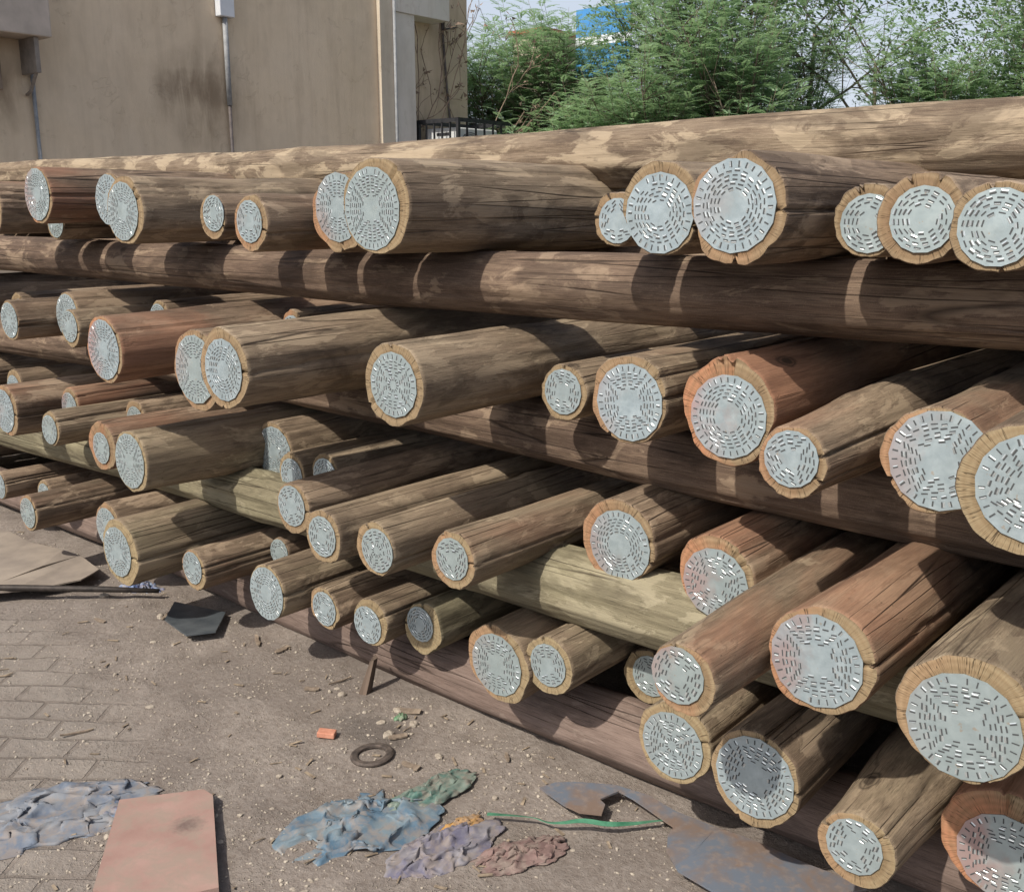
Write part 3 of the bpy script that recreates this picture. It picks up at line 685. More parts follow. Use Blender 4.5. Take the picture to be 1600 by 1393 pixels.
# ------------------------------------------------------------------ litter and scrap on the ground
def sheet(name, poly, z, th, mat, label, cat, curve=0, bevel=.001):
    m = MB(); cx = sum(p[0] for p in poly) / len(poly); cy = sum(p[1] for p in poly) / len(poly)
    m.prism([(x - cx, y - cy) for x, y in poly], 0, th)
    o = m.build(name, mat); 
    bm = bmesh.new(); bm.from_mesh(o.data); bmesh.ops.triangulate(bm, faces=[f for f in bm.faces if len(f.verts) > 4])
    bmesh.ops.subdivide_edges(bm, edges=bm.edges[:], cuts=2, use_grid_fill=False)
    for v in bm.verts: v.co.z += curve * float(vnoise(np.array([v.co.x * 5, v.co.y * 5, z * 9]), 12)) + curve
    bm.to_mesh(o.data); bm.free()
    o.location = (cx, cy, z); tag(o, label, cat); return o
G = dict(
 metal=[(-1.617,2.012),(-1.60,2.06),(-1.56,2.10),(-1.466,2.165),(-1.365,2.183),(-1.27,2.165),(-1.145,2.165),(-1.03,2.182),(-.85,2.19),(-.75,2.18),(-.95,1.93),(-1.13,1.95),(-1.19,1.995),(-1.225,2.055),(-1.235,2.10),(-1.325,2.125),(-1.39,2.14),(-1.44,2.145),(-1.455,2.075),(-1.43,2.065),(-1.41,2.02),(-1.46,1.99),(-1.515,1.99)],
)
def mat_painted_steel():
    t = NT('painted_scrap_steel', rough=.55, metal=.2); o = t.co()
    n = t.noise(o, 9, 5, .6, .4); n2 = t.noise(o, 45, 4, .6)
    c = t.mix(t.ramp(n, [(.40, 0), (.60, 1)]), (.21, .155, .125), (.15, .175, .215))
    c = t.mix(t.ramp(n2, [(.5, 0), (.7, .7)]), c, (.27, .22, .19))
    return t.done(c, None, t.bump(n2, .3, .002))
sheet('steel_offcut', G['metal'], .012, .005, mat_painted_steel(), 'blue and brown painted scrap steel hook lying in front of the big bottom poles', 'scrap metal', curve=.008)
# green strap
M_STRAP = mat_simple('green_strap', (.03, .13, .075), (.10, .27, .17), 25, .45)
pts = [(-1.66,1.84,.012),(-1.56,1.90,.012),(-1.50,1.915,.014),(-1.43,1.955,.03),(-1.375,2.0,.02),(-1.33,2.06,.014),(-1.265,2.13,.014),(-1.20,2.155,.016),(-1.13,2.155,.018),(-1.02,2.15,.016),(-.90,2.17,.012),(-.80,2.19,.01)]
def ribbon(name, pts, w, mat, label, cat, tilt=.5):
    V = []; F = []
    P_ = [np.array(p) for p in pts]; Q = []
    for k in range(len(P_) - 1):
        a, b, c, d = P_[max(k-1, 0)], P_[k], P_[k+1], P_[min(k+2, len(P_)-1)]
        for u in np.linspace(0, 1, 6, endpoint=False): Q.append(.5 * ((2*b) + (c-a)*u + (2*a-5*b+4*c-d)*u*u + (3*b-a-3*c+d)*u**3))
    Q.append(P_[-1])
    for k, p in enumerate(Q):
        d = Q[min(k+1, len(Q)-1)] - Q[max(k-1, 0)]; d /= np.linalg.norm(d); s = np.cross(d, (0, 0, 1)); tl = tilt * sin(k * .21)
        s = s * cos(tl) + np.array([0, 0, 1]) * sin(tl); nrm = np.cross(s, d)
        for q in (p - s * w / 2, p + s * w / 2, p + s * w / 2 + nrm * .0012, p - s * w / 2 + nrm * .0012): V.append(q + np.array([0, 0, abs(sin(tl)) * w / 2]))
    for k in range(len(Q) - 1):
        for e in range(4): F.append((k*4+e, k*4+(e+1) % 4, (k+1)*4+(e+1) % 4, (k+1)*4+e))
    F += [(0, 1, 2, 3), tuple((len(Q)-1)*4 + e for e in (3, 2, 1, 0))]
    o = mesh_np(name, V, F, mat, smooth=False); tag(o, label, cat); return o
ribbon('packing_strap', pts, .014, M_STRAP, 'green packing strap curling over the dirt under the scrap steel', 'strap')

# rusty ring
def ring(loc, ro, ri, h, mat, label):
    V = []; F = []; n = 48
    prof = [(ri, 0), (ri, h), (ri + .004, h + .002), (ro - .006, h + .002), (ro, h - .002), (ro, 0)]
    for k in range(n):
        t = 2 * pi * k / n
        for r, z in prof: V.append((r * cos(t), r * sin(t), z))
    m = len(prof)
    for k in range(n):
        for e in range(m): F.append((k*m+e, ((k+1) % n)*m+e, ((k+1) % n)*m+(e+1) % m, k*m+(e+1) % m))
    o = mesh_np('steel_ring', V, F, mat, smooth=False); o.location = loc; o.rotation_euler = (rad(3), rad(-2), 0); tag(o, label, 'ring')
ring((-2.15, 1.865, -.006), .066, .043, .007, mat_simple('dark_rust', (.05, .042, .038), (.13, .105, .09), 60, .7, .3), 'dark steel ring lying flat on the dirt beside a black stain')

# stake splinter
m = MB(); 
m.prism([(-.018,-.02),(.014,-.022),(.02,.012),(-.01,.02)], 0, .075, None)
V = m.v[:4] + [(x * .5 + .004, y * .7 - .006, z + .006 * k) for k, (x, y, z) in enumerate(m.v[4:])]
o = mesh_np('broken_stake', [(x, y, z) for x, y, z in V], m.f, mat_simple('old_timber', (.06, .045, .035), (.15, .11, .085), 30, .9, stretch=(1,1,.2)), smooth=False)
o.location = (-2.475, 2.125, -.01); o.rotation_euler = (rad(-22), rad(6), rad(20)); o.scale = (.9, .9, 1.5); tag(o, 'dark splintered wooden stake leaning in the dirt against the ground log', 'stake')

# bark and broken slats on the dirt, each single
M_BARK = mat_simple('bark_scrap', (.13, .098, .075), (.32, .26, .2), 35, .9, stretch=(1, .25, 1))
def slat(x, y, l, w, a, label, th=.005, tip=.4, rx=2, cat='wood scrap', name='wood_scrap', mat=None):
    m = MB(); r_ = random.Random(int(l * 1e4) + int(abs(x) * 100))
    n = 7; up = [(-l/2 + l * k / (n-1), w/2 * (1 - (tip * abs(2*k/(n-1) - 1) ** 3)) + r_.uniform(-.1, .1) * w) for k in range(n)]
    lo = [(p[0] + r_.uniform(-.05, .05) * w, -p[1] + r_.uniform(-.2, .2) * w) for p in up]
    m.prism(up[::-1] + lo, 0, th, lambda x_, y_: .12 * l * (2 * x_ / l) ** 2 * .3)
    o = m.build(name, mat or M_BARK); o.location = (x, y, gz(x, y) + .003); o.rotation_euler = (rad(rx), rad(r_.uniform(-3, 3)), rad(a)); tag(o, label, cat, 'wood scraps on the dirt' if name == 'wood_scrap' else None)
for a in [(-3.62, 2.08, .12, .022, 120, 'short plank splinter on the dirt pile below the yellow-green rimmed pole'),
          (-3.50, 2.05, .07, .02, 30, 'small curled bark piece next to the plank splinter'),
          (-3.42, 2.13, .09, .016, 165, 'thin bark strip under the lone knotty pole end'),
          (-3.12, 2.15, .10, .014, 150, 'flat bark strip by the steel plate, close to the ground log'),
          (-2.98, 2.16, .07, .022, 100, 'rolled bark flake touching the ground log below the bent plate'),
          (-2.63, 2.02, .05, .022, 35, 'short square ended wood block left of the pebbles'),
          (-2.27, 2.13, .09, .03, 25, 'broad bark flake right of the green scrap'),
          (-2.17, 1.99, .06, .022, 60, 'dark bark chip lying right of the ring'),
          (-2.60, 2.12, .09, .005, 80, 'thin twig lying left of the broken stake'),
          (-2.02, 1.90, .06, .024, 15, 'grey flake of bark nearest the viewer right of the ring'),
          (-2.98, 1.36, .10, .006, 70, 'thin stick lying alone on the pavers'),
          (-4.3, 1.55, .09, .02, 50, 'bark crumb on the ground in front of the tan sheet'),
          (-3.75, 1.85, .06, .016, 10, 'small bark crumb between the tan sheet and the steel plate'),
          (-1.83, 2.12, .05, .012, 140, 'sliver of bark against the ground log below two pale rimmed ends')]:
    slat(*a)

# steel plate offcut and tan sheet, rod
sheet('steel_plate', [(-3.66,2.13),(-3.40,2.20),(-3.26,2.06),(-3.32,1.97),(-3.52,2.0)], .012, .006, mat_simple('blue_steel', (.07,.085,.10), (.15,.17,.185), 12, .45, .5), 'dark blue-grey steel plate lying on the dirt near the ground log', 'scrap metal', curve=.004)
sheet('cardboard_sheet', [(-5.35,2.03),(-4.85,2.08),(-4.45,2.13),(-4.22,2.10),(-4.15,1.98),(-4.22,1.80),(-4.35,1.55),(-4.9,1.45),(-5.4,1.6)], .02, .006, mat_simple('tan_card', (.20,.17,.145), (.30,.255,.21), 6, .85), 'tan cardboard sheet on the ground at the left picture edge', 'cardboard', curve=.02)
m = MB(); m.tube([(-4.55,1.50,.045),(-4.25,1.74,.05),(-3.98,1.97,.045),(-3.78,2.13,.04)], [.016,.015,.014,.01], 8)
tag(m.build('iron_rod', mat_simple('black_iron', (.02,.018,.017), (.055,.045,.04), 30, .6, .3), smooth=True), 'dark iron rod lying along the edge of the tan cardboard', 'rod')

def crumple(name, loc, sx, sy, h, seed, ca, cb, label, cat, rough=.4, n=56):
    u = np.linspace(-1, 1, n); X, Y = np.meshgrid(u, u)
    rr = np.sqrt(X**2 + Y**2); ed = 1 + .35 * vnoise(np.stack([X * 1.5, Y * 1.5, X * 0 + seed], -1), seed)
    p = np.stack([X * 3.6, Y * 3.6, X * 0 + seed * .3], -1)
    rid = np.clip(1 - np.abs(fbm(p * .7, 3, seed)), 0, 1); dome = np.clip(1 - rr ** 2, 0, 1) ** .6
    Z = h * .55 * dome ** .6 * (.10 + 1.0 * rid ** 4) + .003 - .006 * np.clip(rr, 0, 1) ** 4
    dx = .12 * vnoise(p * 2, seed + 1); dy = .12 * vnoise(p * 2, seed + 2)
    sq = 1 / np.maximum(1, rr)       # round the square's corners off
    V = np.stack([(X * sq * ed + dx) * sx * 1.25, (Y * sq * ed + dy) * sy * 1.3, Z], -1).reshape(-1, 3)
    j, i = np.meshgrid(np.arange(n-1), np.arange(n-1), indexing='ij'); F = np.stack([j*n+i, j*n+i+1, (j+1)*n+i+1, (j+1)*n+i], -1).reshape(-1, 4)
    t = NT(name + '_mat', rough=max(rough, .5), spec=.3); nn = t.noise(t.co(), 11, 5, .6, .5); n2 = t.noise(t.co(), 24, 6, .65, .3)
    c_ = t.mix(t.ramp(nn, [(.42, 0), (.58, 1)]), ca, cb)
    c_ = t.mix(t.ramp(n2, [(.40, .7), (.56, .1)]), c_, (.25, .21, .18))
    mt = t.done(c_, None, t.bump(t.noise(t.co(), 38, 4, .6), .4, .004))
    o = mesh_np(name, V, F, mt, smooth=True); o.location = loc
    so = o.modifiers.new('solid', 'SOLIDIFY'); so.thickness = .002
    o.rotation_euler = (0, 0, seed); tag(o, label, cat); return o
crumple('plastic_bag', (-3.97, 2.16, -.005), .085, .05, .05, 3, (.05,.11,.30), (.30,.38,.5), 'crumpled blue plastic wrapper under the yellow-green rimmed pole', 'litter', .3)
crumple('green_scrap', (-2.255, 2.085, -.003), .018, .013, .02, 5, (.03,.16,.07), (.08,.3,.13), 'tiny green plastic scrap among pebbles', 'litter', .4, 14)
crumple('plastic_sheet', (-1.90, 1.60, -.004), .17, .11, .045, 8, (.06,.13,.20), (.15,.21,.25), 'dusty blue plastic sheet flattened on the dirt at the bottom edge', 'litter', .6)
crumple('plastic_bag', (-1.87, 1.83, -.004), .12, .05, .03, 11, (.06,.15,.13), (.15,.2,.17), 'teal plastic bag flattened between the ring and the blue sheet', 'litter', .5)
crumple('rag', (-1.66, 1.66, -.004), .13, .07, .04, 14, (.11,.11,.17), (.2,.195,.22), 'slate purple rag right of the blue plastic sheet', 'litter', .85)
crumple('wrapper', (-1.69, 1.78, .0), .05, .022, .02, 17, (.40,.22,.06), (.28,.17,.09), 'small ochre yellow wrapper above the purple rag', 'litter', .5, 26)
crumple('rag', (-1.49, 1.78, -.004), .12, .05, .035, 20, (.13,.08,.075), (.20,.13,.12), 'brownish red rag beside the scrap steel', 'litter', .85)
crumple('plastic_sheet', (-2.56, 1.10, -.004), .20, .12, .04, 23, (.11,.145,.20), (.20,.22,.25), 'pale blue-grey plastic sheet in the bottom left corner', 'litter', .7)
crumple('wrapper', (-2.44, 1.22, .0), .055, .035, .03, 26, (.03,.06,.18), (.12,.20,.26), 'dark blue wrapper left of the pink board', 'litter', .5, 26)
m = MB(); m.box((-.028, -.017, 0), (.028, .017, .018))
o = m.build('brick_chip', mat_simple('red_brick', (.42,.17,.11), (.58,.29,.20), 40, .9), bevel=.003); o.location = (-2.345, 1.85, -.004); o.rotation_euler = (0, rad(4), rad(35)); tag(o, 'small orange-red brick chip left of the steel ring', 'brick')
def mat_board():
    t = NT('pink_board', rough=.8); o = t.co(); n = t.noise(o, 7, 5, .6); n2 = t.noise(o, 70, 4, .6)
    c = t.mix(t.ramp(n, [(.3, 0), (.7, 1)]), (.27, .165, .14), (.36, .24, .205))
    ln = t.n.new('ShaderNodeVectorMath'); ln.operation = 'LENGTH'; t.l.new(t.map(o, (1, 1, 0), (.02, -.07, 0)), ln.inputs[0])
    c = t.mix(t.math('MULTIPLY', t.ramp(t.math('MULTIPLY_ADD', n2, .05, ln.outputs['Value']), [(.04, 1), (.075, 0)]), .75), c, (.10, .075, .07))
    c = t.mix(t.ramp(t.noise(o, 16, 6, .68, .4), [(.45, 0), (.62, .7)]), c, (.27, .215, .175))
    return t.done(c, None, t.bump(n2, .25, .002))
sheet('pink_board', [(-2.46,1.22),(-2.33,1.40),(-2.285,1.40),(-1.93,1.18),(-2.0,1.05),(-2.15,.98)], .008, .018, mat_board(), 'pinkish painted board with a dark round stain at the bottom edge', 'board', curve=0)

# ------------------------------------------------------------------ building at the left
def mat_plaster(name, a, b, c):
    t = NT(name, rough=.92, spec=.15); o = t.co()
    n = t.noise(o, 1.1, 6, .6, .2); n2 = t.noise(t.map(o, (1, 1, .28)), 4.5, 6, .65, .3); n3 = t.noise(o, 55, 4, .6)
    col = t.mix(t.ramp(n, [(.35, 0), (.65, 1)]), a, b)
    col = t.mix(t.math('MULTIPLY', t.ramp(n2, [(.5, 0), (.68, 1)]), .5), col, c)
    # peeled rims and hair cracks
    pe = t.ramp(t.noise(o, 3.3, 7, .62, .8), [(.60, 0), (.607, 1), (.62, 1), (.627, 0)])
    col = t.mix(t.math('MULTIPLY', pe, .07), col, (.2, .15, .1))
    sk = t.ramp(t.noise(t.map(o, (1, 1, .07)), 7, 6, .6, .1), [(.50, 0), (.72, 1)])
    col = t.mix(t.math('MULTIPLY', sk, .2), col, (.33, .26, .185))
    bl = t.ramp(t.noise(o, .55, 5, .62), [(.42, 0), (.62, 1)])
    col = t.mix(t.math('MULTIPLY', bl, .28), col, (.33, .275, .21))
    h = t.math('MULTIPLY_ADD', n3, .25, t.math('MULTIPLY_ADD', n2, .8, t.math('MULTIPLY', pe, -.3)))
    return t, col, t.bump(h, .5, .02)
t, col, nr_ = mat_plaster('ochre_plaster', (.64, .52, .375), (.74, .61, .455), (.56, .45, .325))
# soot stain and patch of re-rendered wall
o_ = t.co(); x, y, z = t.sep(o_)
def blob(cy, cz, ry, rz, soft=.5):
    a = t.math('DIVIDE', t.math('SUBTRACT', y, cy), ry); b = t.math('DIVIDE', t.math('SUBTRACT', z, cz), rz)
    d = t.math('ADD', t.math('MULTIPLY', a, a), t.math('MULTIPLY', b, b))
    d = t.math('ADD', d, t.math('MULTIPLY_ADD', t.noise(o_, 2.4, 4, .6), 1.0, -.5))
    return t.ramp(d, [(soft, 1), (1.2, 0)])
stv = t.ramp(t.noise(t.map(o_, (1, 1, .3)), 5, 6, .65, .4), [(.35, .25), (.6, 1)])
col = t.mix(t.math('MULTIPLY', t.math('MULTIPLY', blob(7.80, 3.12, .62, .26, .0), stv), .9), col, (.17, .12, .08))
col = t.mix(t.math('MULTIPLY', t.math('MULTIPLY', blob(7.95, 3.0, .85, .75, .0), stv), .7), col, (.25, .19, .13))
col = t.mix(t.math('MULTIPLY', t.math('MULTIPLY', blob(5.3, 2.85, .55, .45, .0), stv), .7), col, (.22, .165, .115))
M_OCHRE = t.done(col, None, nr_)
t, col, nr_ = mat_plaster('grey_plaster', (.56, .53, .48), (.64, .60, .55), (.46, .43, .39)); M_GREYP = t.done(col, None, nr_)
t, col, nr_ = mat_plaster('cream_plaster', (.52, .46, .37), (.60, .53, .43), (.44, .38, .3)); M_CREAM = t.done(col, None, nr_)
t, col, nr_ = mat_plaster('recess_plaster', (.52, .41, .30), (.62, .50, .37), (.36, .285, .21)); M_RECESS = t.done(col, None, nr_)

bld = empty('plastered_building', (-12, 5, 0), 'tall ochre plastered building with a pale pilaster, seen beyond the left of the stack', 'building')
def bpart(name, a, b, mat, bev=.01):
    m = MB(); m.box([p - q for p, q in zip(a, (-12, 5, 0))], [p - q for p, q in zip(b, (-12, 5, 0))]); return m.build(name, mat, bld, bevel=bev)
def wp(o_): return o_
# the wall mesh keeps world-like coordinates so the stain sits right: build it unshifted with an offset origin
def bwall(name, a, b, mat):
    m = MB(); m.box(a, b); o = m.build(name, mat, bld); o.location = (12, -5, 0); return o
bwall('wall', (-19, -4, -.1), (-12, 11.01, 5.05), M_OCHRE)
bwall('recessed_wall', (-19, 11.012, -.1), (-12.30, 13.25, 5.05), M_RECESS)
bwall('pilaster', (-12.298, 11.0, -.1), (-11.93, 11.68, 4.5), M_GREYP)
bwall('pilaster_edge', (-11.998, 10.97, -.1), (-11.925, 11.22, 5.07), M_CREAM)
bwall('beam', (-12.298, 11.225, 4.503), (-11.90, 12.42, 5.07), M_GREYP)
M_PIPE = mat_simple('grey_pipe', (.20, .21, .22), (.32, .33, .34), 14, .6)
M_DARKPIPE = mat_simple('dark_conduit', (.07, .06, .06), (.13, .11, .105), 14, .6)
def wallthing(name, label, cat, pts, r, mat):
    m = MB(); m.tube(pts, r, 8); return tag(m.build(name, mat, smooth=True), label, cat)
wallthing('drain_pipe', 'thin grey pipe on the ochre wall at the far left', 'pipe', [(-11.96, 5.72, .05), (-11.96, 5.72, 3.15)], .022, M_PIPE)
dp = empty('drain_pipe', (-11.95, 8.30, .05), 'dark vertical conduit in the middle of the ochre wall topped by a white box', 'pipe')
m = MB(); m.tube([(0, 0, 0), (0, .0, 2.9)], .024, 8); m.build('pipe', M_DARKPIPE, dp, smooth=True)
m = MB(); m.tube([(0, 0, 2.9), (0, .0, 4.0)], .036, 8); m.build('wide_pipe', M_PIPE, dp, smooth=True)
m = MB(); m.box((-.045, -.11, 3.98), (.07, .11, 4.6)); m.build('junction_box', mat_simple('white_box', (.55, .58, .62), (.65, .67, .7), 5, .5), dp, bevel=.01)
wallthing('conduit', 'grey conduit running down the front of the pale pilaster', 'pipe', [(-11.905, 11.24, .05), (-11.905, 11.24, 4.9)], .024, M_PIPE)
m = MB(); pts = [(-12.27, 12.62, 4.98), (-12.26, 12.64, 4.3), (-12.25, 12.70, 3.6), (-12.24, 12.78, 2.9), (-12.24, 12.80, 2.0), (-12.24, 12.8, .05)]
m.tube(pts, .022, 6); m.tube([(-12.0, 12.42, 4.62), (-12.12, 12.52, 4.5), (-12.23, 12.64, 4.45), (-12.24, 12.95, 4.52)], .014, 6)
tag(m.build('cable', M_DARKPIPE, smooth=True), 'black cable hanging down the corner of the building above the caged unit', 'cable')
# hood box at the top left
hd = empty('wall_hood', (-11.99, 5.2, 2.9), 'pinkish grey concrete hood sticking out of the wall in the top left corner', 'hood')
m = MB(); m.box((0, -1.4, .55), (.42, .60, 1.7)); m.build('hood_body', mat_simple('pinkish_render', (.40,.35,.30), (.52,.45,.39), 4, .9), hd, bevel=.015)
m = MB(); m.prism([(0, .42), (.36, .42), (.36, .47), (0, .47)], .18, .547); m.tube([(.30, .445, .20), (.12, .445, .0), (.02, .445, -.03)], .02, 6); m.build('bracket', mat_simple('bracket_steel', (.16,.14,.125), (.27,.24,.21), 10, .7), hd)
m = MB(); m.box((0, -.9, -.02), (.22, .10, .548)); m.build('recess_box', mat_simple('brown_box', (.17,.13,.095), (.25,.19,.14), 6, .8), hd, bevel=.01)

# caged air conditioning unit
cg = empty('air_conditioner', (-11.2, 11.85, 0), 'white air conditioner unit in a black bar cage beside the building corner', 'air conditioner')
M_BLACK = mat_simple('black_bars', (.025, .027, .032), (.05, .05, .055), 20, .5, .3)
m = MB(); m.box((-.78, .10, 2.12), (-.10, 1.02, 2.86)); un = m.build('unit_casing', mat_simple('ac_white', (.52, .54, .55), (.62, .64, .64), 4, .5), cg, bevel=.02)
m = MB()
for k in range(9):
    r = .05 + .03 * k; m.tube([(-.085, .38 + r * cos(t), 2.5 + r * sin(t)) for t in np.linspace(0, 2 * pi, 25)], .005, 5)
for k in range(6): m.tube([(-.08, .38, 2.5), (-.08, .38 + .3 * cos(k * pi / 3), 2.5 + .3 * sin(k * pi / 3))], .005, 5)
m.build('fan_grille', M_BLACK, cg, smooth=True)
m = MB()
for k in range(6): m.box((-.55, .088, 2.3 + .09 * k), (-.25, .098, 2.34 + .09 * k))
m.build('side_louvre', M_BLACK, cg)
m = MB()
for z in (2.02, 2.96):
    for a, b in (((-.85, 0), (0, 0)), ((0, 0), (0, 1.2)), ((0, 1.2), (-.85, 1.2)), ((-.85, 1.2), (-.85, 0))):
        m.box((min(a[0], b[0]) - .02, min(a[1], b[1]) - .02, z - .03), (max(a[0], b[0]) + .02, max(a[1], b[1]) + .02, z + .03))
for k in range(1, 5): m.box((-.85 + .17 * k - .012, -.012, 2.06), (-.85 + .17 * k + .012, .012, 2.93))
for k in range(1, 6): m.box((-.012, 1.2 * k / 6 - .012, 2.06), (.012, 1.2 * k / 6 + .012, 2.93))
for x in (-.85, 0):
    for y in (0, 1.2): m.box((x - .025, y - .025, 0), (x + .025, y + .025, 2.985))
m.build('cage', M_BLACK, cg)

# ------------------------------------------------------------------ sign and roofs beyond the trees
sg = empty('billboard', (-28.8, 40, 0), 'blue and white signboard on posts half hidden behind the feathery trees', 'sign')
m = MB(); m.box((-1.5, 0, 9.35), (1.5, .15, 10.55)); m.build('blue_panel', mat_simple('sign_blue', (.05, .22, .50), (.08, .27, .56), 2, .5, bump=0), sg)
m = MB(); m.box((-1.5, -.01, 8.95), (1.5, .14, 9.347)); m.build('white_panel', mat_simple('sign_white', (.6, .66, .72), (.7, .74, .78), 2, .5, bump=0), sg)
m = MB(); m.box((-1.5, 0, 7.6), (1.5, .15, 8.947)); m.build('lower_panel', mat_simple('sign_blue_low', (.04, .20, .42), (.07, .25, .5), 2, .5, bump=0), sg)
m = MB(); m.tube([(-1.1, .2, 0), (-1.1, .2, 10.6)], .08, 8); m.tube([(1.1, .2, 0), (1.1, .2, 10.6)], .08, 8); m.build('posts', M_PIPE, sg)
rf = empty('distant_house', (-33.0, 40, 0), 'distant house with a thin red roof edge behind the feathery trees', 'house')
m = MB(); m.box((-1.1, 0, 0), (.8, 5, 9.85)); m.build('wall', M_CREAM, rf)
m = MB(); m.box((-1.25, -.2, 9.853), (.95, 5.2, 10.02)); m.build('roof', mat_simple('red_roof', (.34, .08, .05), (.45, .13, .08), 5, .7), rf)

# ------------------------------------------------------------------ vegetation
def mat_leaf(name, a, b, c):
    t = NT(name, rough=.6, spec=.2); o = t.co(); n = t.noise(o, 1.6, 3, .6); r = t.n.new('ShaderNodeNewGeometry').outputs['Random Per Island']
    col = t.mix(t.ramp(n, [(.35, 0), (.65, 1)]), a, b); col = t.mix(t.math('MULTIPLY', r, .6), col, c)
    col = t.mix(t.math('MULTIPLY', t.rnd(), .35), col, a)
    t.put(t.b, 'Base Color', col)
    tr = t.n.new('ShaderNodeBsdfTranslucent'); t.put(tr, 'Color', t.mix(.5, col, (.30, .44, .16))); mx = t.n.new('ShaderNodeMixShader'); mx.inputs[0].default_value = .45
    t.l.new(t.b.outputs[0], mx.inputs[1]); t.l.new(tr.outputs[0], mx.inputs[2]); t.l.new(mx.outputs[0], t.out.inputs[0])
    return t.m
M_LEAF = mat_leaf('feathery_leaf', (.22, .36, .22), (.32, .47, .29), (.44, .58, .36))
M_LEAF2 = mat_leaf('broad_leaf', (.08, .14, .07), (.13, .21, .10), (.19, .28, .13))
M_BARKT = mat_simple('tree_bark', (.10, .08, .06), (.22, .18, .14), 20, .9, stretch=(1, 1, .2))
M_DRY = mat_simple('dry_vine', (.15, .11, .08), (.28, .21, .16), 20, .9)

def frond(P, D, L, rs, V, F, npair=11, lw=.019, ll=.072):
    """one feather leaf: two rows of thin leaflets on a drooping rib"""
    up = np.array([0, 0, 1.0]); p = P.copy(); d = D / np.linalg.norm(D); st = L / npair
    for k in range(npair):
        d = d + np.array([0, 0, -.055]); d /= np.linalg.norm(d); p = p + d * st
        s = np.cross(d, up); s /= (np.linalg.norm(s) + 1e-6); n = np.cross(s, d)
        l = ll * (1 - .55 * abs(2 * k / (npair - 1) - .8)) * rs.uniform(.8, 1.15)
        for sg in (1, -1):
            q = s * sg * .92 + d * .32 - n * .12 * rs.uniform(0, 1.6); q /= np.linalg.norm(q); w = d * lw
            b = len(V); V.extend([p - w * .5, p + q * l * .5 - w * .7, p + q * l, p + q * l * .5 + w * .7]); F.append((b, b+1, b+2, b+3))
def shrub_meshes(seed, H=5.6, Wd=1.5, nsh=150, leaf_lo=.25):
    rs = np.random.RandomState(seed); V = []; F = []; st = MB()
    stems = []
    for k in range(7):
        a = rs.uniform(0, 6.3); r1 = Wd * rs.uniform(.2, .75); h = H * rs.uniform(.7, 1.0)
        pts = [np.array([cos(a) * r1 * u ** 1.4 + .12 * sin(3 * u + k), sin(a) * r1 * u ** 1.4 + .1 * cos(4 * u + k), h * u]) for u in np.linspace(0, 1, 7)]
        st.tube(pts, list(np.linspace(.035, .008, 7)), 6); stems.append(pts)
    for k in range(nsh):
        sp = stems[rs.randint(7)]; u = rs.uniform(leaf_lo, 1) ** .8 * 6; i = min(5, int(u)); base = sp[i] + (sp[i+1] - sp[i]) * (u - i)
        a = rs.uniform(0, 6.3); out = np.array([cos(a), sin(a), rs.uniform(.25, 1.3)]); out /= np.linalg.norm(out)
        bl = rs.uniform(.25, .8) * Wd * .6; tip = base + out * bl
        st.tube([base, (base + tip) / 2 + np.array([0, 0, .03]), tip + np.array([0, 0, .05])], [.009, .006, .004], 4)
        d = out * .5 + np.array([0, 0, .8]); d /= np.linalg.norm(d); sl = rs.uniform(.35, .75); nf = rs.randint(8, 13)
        st.tube([tip, tip + d * sl], [.004, .002], 4)
        ph = rs.uniform(0, 6)
        for q in range(nf):
            p = tip + d * sl * q / nf; aa = ph + q * 2.4
            D = np.array([cos(aa), sin(aa), .25 + .5 * q / nf]); frond(p, D, rs.uniform(.26, .40) * (1.1 - .35 * q / nf), rs, V, F)
    return np.array(V, dtype=np.float32), np.array(F), st
SH = []
for sdd, H_, W_, n_ in ((1, 5.6, 1.7, 300), (2, 4.8, 1.6, 290), (3, 3.6, 1.5, 230)):
    V, F, st = shrub_meshes(sdd, H_, W_, n_)
    a = mesh_np('crown', V, F, M_LEAF, smooth=False); b = st.build('trunk', M_BARKT, smooth=True)
    SH.append((a.data, b.data)); bpy.data.objects.remove(a); bpy.data.objects.remove(b)
def shrub(px_dir, dist, var, sc, rz, label, szz=1.0):
    a = rad(px_dir); root = empty('feathery_shrub', (-sin(a) * dist, cos(a) * dist, 0), label, 'shrub', 'feathery green shrubs behind the stack', (0, 0, rz)); root.scale = (sc, sc, sc * szz)
    for nm, me in zip(('crown', 'trunk'), SH[var]):
        o = bpy.data.objects.new(nm, me); C.objects.link(o); o.parent = root
